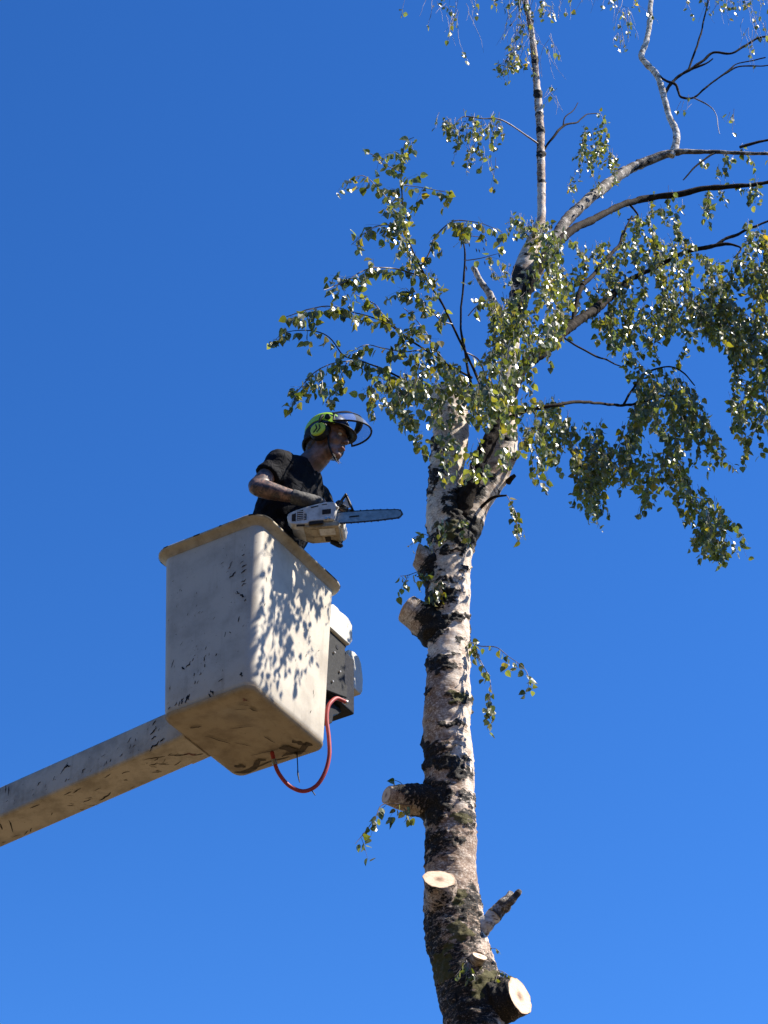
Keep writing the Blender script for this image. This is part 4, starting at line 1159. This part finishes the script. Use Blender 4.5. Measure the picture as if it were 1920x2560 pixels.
# ---- mounting bracket and covers on the far wall of the bucket
def bl(x, y, z): return BM @ Vector((x, y, z))
m = MB(); m.prism([(.352, .82), (.607, .806), (.592, .783), (.592, .575), (.617, .561), (.613, .485), (.426, .425), (.352, .41)], 0, .012, BM @ Matrix(((0, -1, 0, .215), (1, 0, 0, 0), (0, 0, 1, 0), (0, 0, 0, 1))))
bracket = link(m.mesh('mounting_bracket'), 'mounting_bracket', M_steel_blk, lift, bevel=.004)
m = MB(); m.box2((-.16, .352, .45), (.19, .725, .80), BM)
link(m.mesh('valve_block'), 'valve_block', M_black, bracket, bevel=.008)
m = MB()
m.prism([(.368, .93), (.45, .981), (.492, .982), (.512, .974), (.565, .980), (.602, .978), (.637, .955), (.640, .86), (.611, .812), (.368, .812)], 0, .36, BM @ Matrix(((0, -1, 0, .232), (1, 0, 0, 0), (0, 0, 1, 0), (0, 0, 0, 1))))
link(m.mesh('cover'), 'cover', M_cream, bracket, bevel=.006)
m = MB()
m.prism([(.735, .887), (.792, .901), (.835, .895), (.859, .866), (.878, .773), (.872, .691), (.853, .661), (.735, .668)], 0, .26, BM @ Matrix(((0, -1, 0, .15), (1, 0, 0, 0), (0, 0, 1, 0), (0, 0, 0, 1))))
link(m.mesh('cover'), 'cover', M_cream, bracket, bevel=.006)
m = MB()
m.prism([(.40, .452), (.63, .452), (.645, .435), (.613, .402), (.568, .371), (.555, .318), (.532, .297), (.47, .33), (.40, .40)], 0, .10, BM @ Matrix(((0, -1, 0, .16), (1, 0, 0, 0), (0, 0, 1, 0), (0, 0, 0, 1))))
link(m.mesh('support_foot'), 'support_foot', M_black, bracket, bevel=.004)
for (y, z) in ((.46, .50), (.475, .69), (.53, .60)):
    m = MB(); m.tube([bl(.212, y, z), bl(.226, y, z)], [.008, .006], 8); link(m.mesh('bolt'), 'bolt', M_bolt, bracket)
m = MB(); m.tube([bl(.214, .51, .745), bl(.218, .51, .745)], [.013, .013], 12); link(m.mesh('bolt_hole'), 'bolt_hole', M_black, bracket)

# hose and hanging strap
def pl(lst, n=8):
    q = [tuple(P(x, y, d)) for x, y, d in lst]
    return [Vector(a) for a in catmull(q, n)]
h = pl([(866, 1756, 10.06), (854, 1750, 10.03), (840, 1746, 10.0), (826, 1757, 9.97), (819, 1772, 9.96), (817, 1800, 9.96), (822, 1845, 9.97), (823, 1890, 9.98), (812, 1932, 9.99), (790, 1965, 10.0), (758, 1978, 10.0), (724, 1965, 9.99), (700, 1938, 9.97), (688, 1912, 9.95), (680, 1880, 9.94)])
m = MB(); m.tube(h, [.0105] * len(h), 12)
for i_ in (0, len(h) - 9):
    mf = MB(); mf.tube(h[i_:i_ + 4], [.0135, .0135, .0125, .0125], 10); link(mf.mesh('hose_fitting'), 'hose_fitting', M_bolt, lift)
link(m.mesh('hose'), 'hose', M_hose, lift, smooth_angle=180)['label'] = 'red hydraulic hose looping under the bucket'
h = pl([(742, 1880, 9.95), (744, 1910, 9.95), (745, 1935, 9.95), (749, 1956, 9.95)], 4)
m = MB(); m.tube(h, [.0035, .004, .003, .003, .003, .003, .003, .004, .005, .004, .0035, .003, .002][:len(h)], 6)
link(m.mesh('strap_end'), 'strap_end', M_black, lift)
h = pl([(776, 1972, 10.0), (784, 1982, 10.0), (788, 1988, 10.0)], 4)
m = MB(); m.tube(h, [.003] * len(h), 6); link(m.mesh('strap_end'), 'strap_end', M_black, lift)

# ------------------------------------------------------------------ the chainsaw
SO = P(835, 1285, 9.42)
sX = Vector((.993, -.115, 0.0)).normalized(); sY = Vector((.115, .993, 0)).normalized(); sZ = Vector((0, 0, 1))
SM = Matrix(((sX.x, sY.x, sZ.x, SO.x), (sX.y, sY.y, sZ.y, SO.y), (sX.z, sY.z, sZ.z, SO.z), (0, 0, 0, 1)))
saw = root('chainsaw', SM @ Vector((-.1, .09, -.066)), 'white top-handle chainsaw with grey bar held over bucket rim', 'chainsaw')
def S(x, y, z): return SM @ Vector((x, y, z))
side = [(-.244, .006), (-.236, .027), (-.196, .046), (-.122, .068), (-.053, .082), (-.012, .083), (.008, .072), (.016, .050), (.010, .010), (.0, -.034), (-.122, -.034), (-.135, -.050), (-.196, -.050), (-.225, -.043), (-.241, -.017)]
m = MB(); m.prism(side, .0, .052, SM)
body = link(m.mesh('clutch_cover'), 'clutch_cover', M_sawwhite, saw, bevel=.007, bseg=3)
core = [(-.235, .0), (-.19, .04), (-.12, .06), (-.05, .076), (.0, .07), (.018, .03), (.03, -.03), (.02, -.058), (-.15, -.058), (-.20, -.03)]
m = MB(); m.prism(core, .054, .158, SM)
link(m.mesh('engine_housing'), 'engine_housing', M_sawwhite, saw, bevel=.008, bseg=3)
m = MB(); m.prism([(-.165, -.036), (.022, -.036), (.028, -.050), (.02, -.0665), (-.13, -.0665), (-.16, -.055)], .012, .154, SM)
und = link(m.mesh('underside'), 'underside', M_sawtan, saw, bevel=.004)
for (x0, x1, y0, y1) in ((-.125, -.09, .03, .08), (-.08, .0, .03, .085), (-.06, -.03, .10, .14), (-.12, -.075, .095, .145), (-.02, .012, .10, .145)):
    m = MB(); m.box2((x0, y0, -.0695), (x1, y1, -.0655), SM); link(m.mesh('skid_rib'), 'skid_rib', M_sawdark if x0 == -.06 else M_sawwhite if x0 == -.08 else M_sawtan, und, bevel=.002)
m = MB(); m.prism([(.016, .03), (.040, .02), (.050, -.006), (.044, -.045), (.03, -.058), (.018, -.05)], .056, .165, SM)
link(m.mesh('muffler_guard'), 'muffler_guard', M_sawwhite, saw, bevel=.005)
# vents, windows and slots let into the cover
for poly in ([(-.061, .032), (-.016, .034), (-.016, .004), (-.061, .002)],
             [(-.190, .030), (-.160, .041), (-.160, -.024), (-.190, -.026)], [(-.155, .014), (-.142, .014), (-.142, -.024), (-.155, -.026)],
             [(-.218, .014), (-.197, .022), (-.197, -.030), (-.218, -.028)],
             [(-.128, -.038), (-.055, -.037), (-.053, -.052), (-.128, -.058)], [(-.193, -.053), (-.150, -.054), (-.150, -.061), (-.193, -.060)]):
    m = MB(); m.prism(poly, -.0016, .006, SM); link(m.mesh('vent'), 'vent', M_sawdark, body, smooth_angle=30)
for i in range(5):
    z = -.022 + i * .012
    m = MB(); m.box2((-.188, -.0032, z), (-.146, -.001, z + .004), SM); link(m.mesh('vent_rib'), 'vent_rib', M_sawwhite, body)
for poly in ([(-.122, .055), (-.083, .062), (-.080, .057), (-.118, .048)], [(-.064, .066), (-.038, .069), (-.037, .064), (-.063, .062)]):
    m = MB(); m.prism(poly, -.0014, .004, SM); link(m.mesh('badge'), 'badge', M_black, body, smooth_angle=30)
for (x, z) in ((-.022, -.024), (-.040, -.026)):
    m = MB(); m.tube([S(x, -.006, z), S(x, .004, z)], [.007, .008], 6); link(m.mesh('bar_nut'), 'bar_nut', M_bolt, body)
m = MB(); m.tube([S(.010, .006, .046), S(.022, .004, .040)], [.009, .007], 10); link(m.mesh('adjuster'), 'adjuster', M_sawwhite, body)
# bar and chain
def bar_outline(g, nose=9):
    o = [(-.03, -.031 - g)]
    o += [(.10, -.033 - g), (.22, -.031 - g)]
    for k in range(nose + 1):
        an = -math.pi / 2 + math.pi * k / nose
        o.append((.318 + (.024 + g) * 1.05 * math.cos(an), (.024 + g) * math.sin(an)))
    o += [(.22, .031 + g), (.10, .033 + g), (-.03, .031 + g)]
    return o
m = MB(); m.prism(bar_outline(0), .034, .039, SM)
bar = link(m.mesh('guide_bar'), 'guide_bar', M_bar, saw, bevel=.001)
m = MB(); m.prism([(.075, .004), (.125, .006), (.127, -.001), (.074, -.003)], .0325, .035, SM); link(m.mesh('bar_print'), 'bar_print', M_scuff, bar)
ch = MB()
ol = bar_outline(.0025, 12)
seq = []
for (x0, z0), (x1, z1) in zip(ol, ol[1:]):
    d = math.hypot(x1 - x0, z1 - z0); k = max(1, int(d / .0085))
    seq += [(x0 + (x1 - x0) * t / k, z0 + (z1 - z0) * t / k, math.atan2(z1 - z0, x1 - x0)) for t in range(k)]
for i, (x, z, a) in enumerate(seq):
    ch.box(.0088, .0062 if i % 2 else .0048, .0062, SM @ Matrix.Translation((x, .0365, z)) @ Matrix.Rotation(-a, 4, 'Y'))
    if i % 4 == 1:
        ch.prism([(-.004, 0), (.006, 0), (.006, -.0072), (.001, -.0062), (-.004, -.0022)], -.0025, .0025, SM @ Matrix.Translation((x, .0365, z)) @ Matrix.Rotation(-a, 4, 'Y'))
link(ch.mesh('saw_chain'), 'saw_chain', M_chain, saw, smooth_angle=0)
# handles and hand guard
def tub(lst, r, mat, name, par=saw, seg=10, n=6):
    q = catmull([tuple(S(*p)) for p in lst], n)
    m = MB(); m.tube(q, [r] * len(q) if not isinstance(r, list) else r, seg)
    return link(m.mesh(name), name, mat, par, smooth_angle=60)
tub([(-.215, .09, .02), (-.20, .09, .055), (-.16, .09, .088), (-.10, .09, .104), (-.03, .09, .106), (.0, .09, .095), (.008, .09, .07)], .0155, M_black, 'top_handle', seg=12)
tub([(.005, .03, .07), (.018, .035, .10), (.022, .07, .115), (.022, .13, .112), (.02, .178, .085), (.018, .195, .03), (.012, .192, -.03), (.0, .182, -.062)], .0115, M_black, 'front_handle')
tub([(-.03, .145, -.066), (-.008, .145, -.082), (.012, .145, -.094), (.02, .14, -.092)], .0145, M_black, 'handle_foot')
gd = MB()
def gtube(l, r):
    q = catmull([tuple(S(*p)) for p in l], 4); gd.tube(q, [r] * len(q), 8, flat=.55)
gtube([(.016, .03, .070), (.036, .03, .108), (.055, .035, .146)], .012)
gtube([(.055, .035, .146), (.072, .032, .100), (.092, .03, .040)], .012)
gtube([(.055, .035, .146), (.060, .085, .150), (.055, .135, .142)], .0085)
gtube([(.055, .135, .142), (.036, .14, .105), (.016, .145, .07)], .0085)
gtube([(.016, .03, .070), (.05, .03, .046), (.092, .03, .040)], .006)
link(gd.mesh('hand_guard'), 'hand_guard', M_black, saw, smooth_angle=60)
gp = MB(); gp.prism([(.040, .085), (.056, .128), (.066, .10), (.078, .055)], .031, .036, SM)
link(gp.mesh('guard_label'), 'guard_label', M_sawwhite, saw, smooth_angle=30, bevel=.001)

# ------------------------------------------------------------------ the person
F = Vector((.853, -.521, 0)); RT = Vector((-.521, -.853, 0)); UP = Vector((0, 0, 1))
SR = P(700, 1158, 9.47)
SCn = SR - RT * .185
HIP = SCn + Vector((-.17, .10, -.475))
NB = SCn + Vector((.035, -.02, .055))
ELB = P(640, 1218, 9.40); WRI = P(750, 1246, 9.43)
HEAD = P(818, 1103, 9.56)
hf = Vector((.90, -.40, -.20)).normalized(); hl = UP.cross(hf).normalized(); hu = hf.cross(hl).normalized()
HM = Matrix(((hf.x, hl.x, hu.x, HEAD.x), (hf.y, hl.y, hu.y, HEAD.y), (hf.z, hl.z, hu.z, HEAD.z), (0, 0, 0, 1)))
def H(f, l, u): return HM @ Vector((f, l, u))
def ellH(mb, c, r, seg=20, rings=12, rot=0.0):
    mb.ell(HM @ Matrix.Translation(c) @ Matrix.Rotation(rot, 4, 'Y') @ Matrix.Diagonal((r[0], r[1], r[2], 1)), seg, rings)
FLOOR = (BM @ Vector((0, 0, .06))).z
person = root('person', (HIP.x, HIP.y, FLOOR), 'worker in dark t-shirt and lime helmet leaning over the bucket rim', 'person')

def chain(mb, lst, n=5, seg=14, flat=1.0):
    q = catmull([tuple(Vector(p)) + (r,) for p, r in lst], n)
    mb.tube([a[:3] for a in q], [a[3] for a in q], seg, flat=flat)
def torso(mb, secs):
    rr = []
    for (c, hl_, hd_, fw) in secs:
        ring = []
        for k in range(28):
            an = 2 * math.pi * k / 28
            ca, sa = math.cos(an), math.sin(an)
            e = 2 / 2.5
            x = math.copysign(abs(ca) ** e, ca) * hl_; y = math.copysign(abs(sa) ** e, sa) * hd_
            ring.append(c + RT * x + fw * y)
        rr.append(ring)
    mb.rings(rr)
spine = (SCn - HIP).normalized()
fw = (F - spine * F.dot(spine)).normalized()
def sp(t): return HIP.lerp(SCn, t)
knee = []
body = MB()
torso(body, [(HIP - UP * .10, .15, .10, F), (HIP, .155, .11, F), (sp(.3), .14, .105, fw), (sp(.7), .165, .115, fw), (sp(.95), .16, .09, fw), (sp(1.08), .08, .06, fw)])
ELB_L = SCn - RT * .22 + F * .10 - UP * .25
GRIP_L = S(.016, .125, .118)
WRI_L = GRIP_L + Vector((-.05, .06, .03))
chain(body, [(NB - UP * .04 - F * .02, .085), (NB + UP * .015, .074), (H(-.030, 0, -.085), .068), (H(-.02, 0, -.03), .066)])
chain(body, [(SCn + RT * .12, .05), (SR, .060), (SR.lerp(ELB, .45), .052), (SR.lerp(ELB, .8), .046), (ELB, .043), (ELB.lerp(WRI, .25), .049), (ELB.lerp(WRI, .6), .040), (WRI, .030)])
chain(body, [(SCn - RT * .12, .05), (SCn - RT * .185, .060), ((SCn - RT * .185).lerp(ELB_L, .5), .050), (ELB_L, .042), (ELB_L.lerp(WRI_L, .3), .046), (WRI_L, .030)])
for sgn in (1, -1):
    h0 = HIP + RT * .09 * sgn - UP * .08
    kn = Vector((h0.x + .04, h0.y - .01, (h0.z + FLOOR) / 2 + .05)) + RT * .03 * sgn
    an = Vector((kn.x - .05, kn.y + .03, FLOOR + .09))
    chain(body, [(h0 + UP * .08, .088), (h0.lerp(kn, .5), .075), (kn, .056), (kn.lerp(an, .35), .055), (an, .036)])
    chain(body, [(an - F * .05 - UP * .055, .030), (an + F * .06 - UP * .055, .036), (an + F * .14 - UP * .06, .026)])
    knee.append((h0, kn, an))
# head
ellH(body, (-.004, 0, .045), (.098, .077, .100))
ellH(body, (.048, 0, -.005), (.052, .063, .080))
ellH(body, (.040, 0, -.070), (.058, .054, .042), rot=.25)
ellH(body, (.078, 0, -.100), (.026, .030, .022))
ellH(body, (.088, 0, .036), (.017, .050, .012))
ellH(body, (.068, -.034, -.022), (.028, .022, .024)); ellH(body, (.068, .034, -.022), (.028, .022, .024))
chain(body, [(H(.094, 0, .026), .009), (H(.108, 0, .004), .010), (H(.122, 0, -.020), .0135), (H(.108, 0, -.030), .012)], n=4, seg=10)
ellH(body, (.115, -.011, -.026), (.009, .007, .006)); ellH(body, (.115, .011, -.026), (.009, .007, .006))
ellH(body, (.100, 0, -.055), (.015, .024, .0075)); ellH(body, (.097, 0, -.069), (.015, .022, .0085))
# right hand closed on the top handle
PALM = S(-.085, .066, .122)
chain(body, [(WRI, .030), (WRI.lerp(PALM, .5), .033), (PALM, .034), (S(-.055, .070, .122), .026)], n=4, flat=1.0)
def finger(lst, r):
    q = catmull([tuple(S(*p)) for p in lst], 4)
    body.tube(q, [r * (1 - .25 * i / len(q)) for i in range(len(q))], 10)
for i, x in enumerate((-.108, -.086, -.064, -.042)):
    k = (0, .004, .003, -.004)[i]
    finger([(x - .012, .064, .126 + k), (x, .058 - k, .108), (x + .003, .066, .086), (x + .003, .092, .080), (x, .112, .094)], .0095)
finger([(-.125, .082, .138), (-.10, .100, .140), (-.07, .112, .134), (-.045, .114, .124)], .0105)
# left hand on the front handle
PL = S(.014, .125, .122)
chain(body, [(WRI_L, .030), (WRI_L.lerp(PL, .6), .034), (PL + Vector((0, 0, .012)), .030)], n=4)
for i, y in enumerate((.092, .112, .132, .152)):
    finger([(-.004, y, .135), (.026, y, .136), (.040, y, .116), (.028, y, .098), (.010, y, .098)], .0092)
finger([(-.012, .105, .128), (-.008, .085, .112), (.008, .075, .098)], .010)
bme = remesh(body, .0058, 3, 'body')
bo = link(bme, 'body', M_skin, person, smooth_angle=180)

# eyes
for l in (-.031, .031):
    m = MB(); ellH(m, (.088, l, .014), (.011, .013, .010), 12, 8); link(m.mesh('eye'), 'eye', M_bolt if False else simple('eye_white', (.5, .47, .44), .25, 0, .1, 60), person, smooth_angle=180)
m = MB(); ellH(m, (.108, 0, -.0615), (.0085, .021, .0075), 12, 8); link(m.mesh('lips'), 'lips', simple('lips', (.30, .10, .085), .45, 0, .2, 80), person, smooth_angle=180)
# hair at the nape and temples
m = MB()
ellH(m, (-.050, 0, -.030), (.062, .072, .062)); ellH(m, (-.062, -.02, -.070), (.036, .05, .036)); ellH(m, (.020, 0, .010), (.045, .079, .040))
hm = remesh(m, .006, 2, 'hair')
for v in hm.vertices:
    v.co += Vector((noise.noise(v.co * 60), noise.noise(v.co * 60 + Vector((9, 0, 0))), noise.noise(v.co * 25))) * .004
link(hm, 'hair', M_hair, person, smooth_angle=180)
m = MB()
for k in range(16):
    a = H(.078 + RND.gauss(0, .008), RND.gauss(0, .018), -.118)
    q = [a, a + Vector((.004 + RND.gauss(0, .003), RND.gauss(0, .004), -.014)), a + Vector((.006 + RND.gauss(0, .006), RND.gauss(0, .006), -.030))]
    m.tube(q, [.0016, .0013, .0006], 4)
link(m.mesh('beard'), 'beard', M_hair, person, smooth_angle=60)['kind'] = 'stuff'

# t-shirt
m = MB()
torso(m, [(HIP - UP * .06, .168, .132, F), (HIP + UP * .02, .165, .135, F), (sp(.25), .160, .132, fw), (sp(.5), .172, .138, fw), (sp(.75), .186, .138, fw), (sp(.92), .190, .115, fw), (sp(1.03), .165, .095, fw), (NB + UP * .014 - F * .018, .122, .088, fw), (NB + UP * .058 - F * .010, .084, .080, fw)])
SLV = SR.lerp(ELB, .56)
chain(m, [(SCn + RT * .10, .075), (SR + UP * .004, .076), (SR.lerp(ELB, .3), .070), (SLV, .068)], n=5, seg=18)
SL = SCn - RT * .185
chain(m, [(SCn - RT * .10, .075), (SL, .076), (SL.lerp(ELB_L, .3), .070), (SL.lerp(ELB_L, .56), .066)], n=5, seg=18)
sme = remesh(m, .0075, 3, 'shirt')
for v in sme.vertices:
    q = v.co
    n1 = noise.noise(Vector((q.x * 11 + q.z * 6, q.y * 11, q.z * 13 - q.x * 8))) + .5 * noise.noise(q * 30)
    v.co += (v.normal if hasattr(v, 'normal') else Vector()) * .009 * n1
link(sme, 't_shirt', M_shirt, person, smooth_angle=180)
# trousers, boots
m = MB()
torso(m, [(HIP - UP * .14, .15, .11, F), (HIP - UP * .02, .172, .125, F), (HIP + UP * .05, .158, .122, F)])
for h0, kn, an in knee:
    chain(m, [(h0 + UP * .06, .096), (h0.lerp(kn, .5), .088), (kn, .072), (kn.lerp(an, .4), .068), (an + UP * .02, .060)], n=5, seg=18)
link(remesh(m, .010, 3, 'trousers'), 'trousers', M_trouser, person, smooth_angle=180)
for h0, kn, an in knee:
    m = MB(); chain(m, [(an + UP * .10, .056), (an, .054), (an - UP * .03 + F * .02, .055)], n=4)
    chain(m, [(an - F * .06 - UP * .045, .042), (an + F * .05 - UP * .045, .046), (an + F * .15 - UP * .052, .034)], n=4)
    link(remesh(m, .008, 2, 'boot'), 'boot', M_black, person, smooth_angle=180)
# belt of the harness with an orange tag
m = MB()
q = [HIP + UP * .035 + RT * (.176 * math.cos(2 * math.pi * k / 32)) + F * (.142 * math.sin(2 * math.pi * k / 32)) for k in range(33)]
m.tube(q, [.010] * 33, 8)
link(m.mesh('harness_belt'), 'harness_belt', M_trouser, person, smooth_angle=60)
# gloves
def glove(lst, fing, name='glove'):
    g_ = MB()
    chain(g_, lst, n=4)
    for f in fing:
        q = catmull([tuple(S(*p)) for p in f], 4); g_.tube(q, [.0125] * len(q), 10)
    me = remesh(g_, .0055, 2, name)
    for v in me.vertices: v.co += v.normal * (.0028 * noise.noise(v.co * 55))
    return link(me, name, M_glove, person, smooth_angle=180)
glove([(WRI.lerp(ELB, .18), .040), (WRI, .0385), (WRI.lerp(PALM, .5), .0395), (PALM, .039), (S(-.060, .069, .120), .031)],
      [[(x - .012, .064, .126), (x, .058, .108), (x + .002, .061, .094)] for x in (-.108, -.086, -.064)])
glove([(WRI_L.lerp(ELB_L, .2), .040), (WRI_L, .038), (WRI_L.lerp(PL, .6), .040), (PL + Vector((0, 0, .014)), .036)],
      [[(-.004, y, .135), (.026, y, .136), (.040, y, .116), (.030, y, .100)] for y in (.092, .112, .132, .152)])

# ---- helmet with ear defenders and visor
hel = MB()
def shell_pt(az, th, g=0.0):
    """az 0 = front, + to the wearer's left; th from the top"""
    rx = .128 + g if math.cos(az) < 0 else .122 + g
    return H(-.006 + rx * math.sin(th) * math.cos(az), (.106 + g) * math.sin(th) * math.sin(az), .050 + (.122 + g) * math.cos(th))
NA = 48
def thmax(az): return math.radians(92 - 8 * math.cos(az) + 10 * smooth(.2, -.9, math.cos(az)))
rr = [[shell_pt(2 * math.pi * k / NA, max(.02, thmax(2 * math.pi * k / NA) * i / 14)) for k in range(NA)] for i in range(15)]
hel.rings(rr, close_first=True, close_last=False)
hi = [[shell_pt(2 * math.pi * k / NA, max(.02, thmax(2 * math.pi * k / NA) * i / 14), -.007) for k in range(NA)] for i in range(14, -1, -1)]
o0 = 14 * NA; o1 = len(hel.v)
hel.rings(hi, close_first=False, close_last=True)
for k in range(NA):
    k2 = (k + 1) % NA
    hel.f.append((o0 + k, o0 + k2, o1 + k2, o1 + k))
helmet = link(hel.mesh('helmet'), 'helmet', M_navy, person, smooth_angle=60)
helmet['label'] = 'navy and lime climbing helmet with raised visor'
def band(path, w, g, mat, name):
    m = MB()
    q = catmull(path, 6)
    up1, dn1 = [], []
    for az, th, ww in q:
        az, th = math.radians(az), math.radians(th)
        up1.append((az, th - ww / 2)); dn1.append((az, th + ww / 2))
    vs = []
    for a_, b_ in zip(up1, dn1):
        vs += [shell_pt(*a_, g), shell_pt(*b_, g), shell_pt(*b_, .0005), shell_pt(*a_, .0005)]
    m.add(vs, [])
    for i in range(len(up1) - 1):
        for k in range(4):
            m.f.append((i * 4 + k, i * 4 + (k + 1) % 4, i * 4 + 4 + (k + 1) % 4, i * 4 + 4 + k))
    m.f.append((0, 1, 2, 3)); e = (len(up1) - 1) * 4; m.f.append((e, e + 1, e + 2, e + 3))
    return link(m.mesh(name), name, mat, helmet, smooth_angle=40)
for sg in (-1, 1):
    band([(sg * 172, 104, .20), (sg * 152, 97, .36), (sg * 130, 85, .38), (sg * 102, 75, .36), (sg * 78, 74, .36), (sg * 60, 79, .34), (sg * 50, 84, .26)], 0, .004, M_lime2, 'lime_band')
    band([(sg * 150, 74, .12), (sg * 115, 58, .14), (sg * 75, 55, .14), (sg * 45, 62, .12)], 0, .003, M_lime2, 'lime_band')
    # ear defender
    c = Vector((.0, -.0 + sg * .118, -.002))
    m = MB(); q = [H(c.x, sg * .070, c.z), H(c.x, sg * .078, c.z), H(c.x, sg * .100, c.z), H(c.x, sg * .112, c.z)]
    m.tube(q, [.046, .052, .054, .048], 28); link(m.mesh('ear_cup'), 'ear_cup', M_black, helmet, smooth_angle=40)
    m = MB(); q = [H(c.x, sg * .108, c.z), H(c.x, sg * .118, c.z), H(c.x, sg * .122, c.z), H(c.x, sg * .1235, c.z)]
    m.tube(q, [.0435, .0425, .038, .030], 32); link(m.mesh('ear_disc'), 'ear_disc', M_lime, helmet, smooth_angle=40)
    for x0 in (-.017, .003):
        m = MB()
        ch_ = [(x0, .024), (x0 + .006, .024), (x0 + .018, .0), (x0 + .004, -.026), (x0 - .002, -.026), (x0 + .011, .0)]
        m.prism(ch_, sg * .1205, sg * .1260, HM @ Matrix.Translation((c.x, 0, c.z)))
        link(m.mesh('chevron'), 'chevron', M_black, helmet, smooth_angle=30)
    m = MB(); q = catmull([tuple(H(.0, sg * .110, .03)), tuple(H(.004, sg * .122, .06)), tuple(H(.008, sg * .112, .085))], 4); m.tube(q, [.013] * len(q), 8, flat=.6)
    link(m.mesh('muff_arm'), 'muff_arm', M_black, helmet)
    # dark liner between shell and cup
    m = MB(); ellH(m, (-.025, sg * .072, .018), (.078, .026, .052), 20, 10); link(m.mesh('liner'), 'liner', M_black, helmet, smooth_angle=180)
    # pivot that carries the visor
    m = MB(); m.tube([H(.034, sg * .098, .082), H(.034, sg * .112, .080)], [.018, .015], 14)
    link(m.mesh('visor_pivot'), 'visor_pivot', M_black, helmet, bevel=.002)
    # chin strap
    m = MB(); q = catmull([tuple(H(.030, sg * .080, .01)), tuple(H(.045, sg * .070, -.03)), tuple(H(.055, sg * .056, -.075)), tuple(H(.072, sg * .026, -.118)), tuple(H(.076, 0, -.124))], 5)
    m.tube(q, [.0055] * len(q), 6); link(m.mesh('chin_strap'), 'chin_strap', M_black, helmet)
# nape cradle
m = MB(); q = catmull([tuple(H(-.04, -.085, -.010)), tuple(H(-.10, -.062, -.035)), tuple(H(-.120, 0, -.048)), tuple(H(-.10, .062, -.035)), tuple(H(-.04, .085, -.010))], 6)
m.tube(q, [.011] * len(q), 8); link(m.mesh('nape_cradle'), 'nape_cradle', M_black, helmet)
m = MB(); ellH(m, (-.075, 0, .0), (.052, .088, .062), 20, 10); link(m.mesh('liner'), 'liner', M_black, helmet, smooth_angle=180)
# visor swung up: black brow band, clear curved sheet, dark edging, short peak below it
def vband(ps, t, g=0.0):
    c, q = math.cos(ps), math.sin(ps)
    bul = .010 * math.sin(math.pi * min(1, max(0, t)))
    return H(.050 + (.082 + .112 * t + bul + g) * c, (.102 + .018 * t + g) * q, (.150 - .05 * q * q) * (1 - t) + (.060 - .020 * q * q) * t + bul + g * .5)
def vgrid(t0, t1, n, a, g, k_=32):
    m = MB()
    rows_ = [[vband(math.radians(-a + 2 * a * k / k_), t0 + (t1 - t0) * i / n, g) for k in range(k_ + 1)] for i in range(n + 1)]
    m.add([p for r_ in rows_ for p in r_], [(i * (k_ + 1) + k, i * (k_ + 1) + k + 1, (i + 1) * (k_ + 1) + k + 1, (i + 1) * (k_ + 1) + k) for i in range(n) for k in range(k_)])
    return m, rows_
m, _ = vgrid(-.06, .30, 5, 84, .003)
ob = link(m.mesh('brow_guard', fix=False), 'brow_guard', M_black, helmet, smooth_angle=60)
sd = ob.modifiers.new('solid', 'SOLIDIFY'); sd.thickness = .003
m, rws = vgrid(.26, 1.0, 8, 80, 0)
link(m.mesh('visor', fix=False), 'visor', M_visor, helmet, smooth_angle=180)
edge = [r_[0] for r_ in rws] + rws[-1][1:] + [r_[-1] for r_ in rws[::-1][1:]]
m = MB(); m.tube(edge, [.0055] * len(edge), 8); link(m.mesh('visor_edging'), 'visor_edging', M_black, helmet, smooth_angle=60)
m = MB()
inner = [H(.036 + .072 * math.cos(a_), .090 * math.sin(a_), .052) for a_ in [math.radians(-85 + 170 * k / 24) for k in range(25)]]
outer = [H(.048 + .112 * math.cos(a_), .104 * math.sin(a_), .036 + .006 * math.sin(a_) ** 2) for a_ in [math.radians(-85 + 170 * k / 24) for k in range(25)]]
m.add(inner + outer, [(k, k + 1, 26 + k, 25 + k) for k in range(24)])
ob = link(m.mesh('peak', fix=False), 'peak', M_black, helmet, smooth_angle=60)
sd = ob.modifiers.new('solid', 'SOLIDIFY'); sd.thickness = .004

# ------------------------------------------------------------------ render settings
sc.render.resolution_x = 768; sc.render.resolution_y = 1024
sc.cycles.use_denoising = True
sc.cycles.max_bounces = 8
sc.cycles.transparent_max_bounces = 12
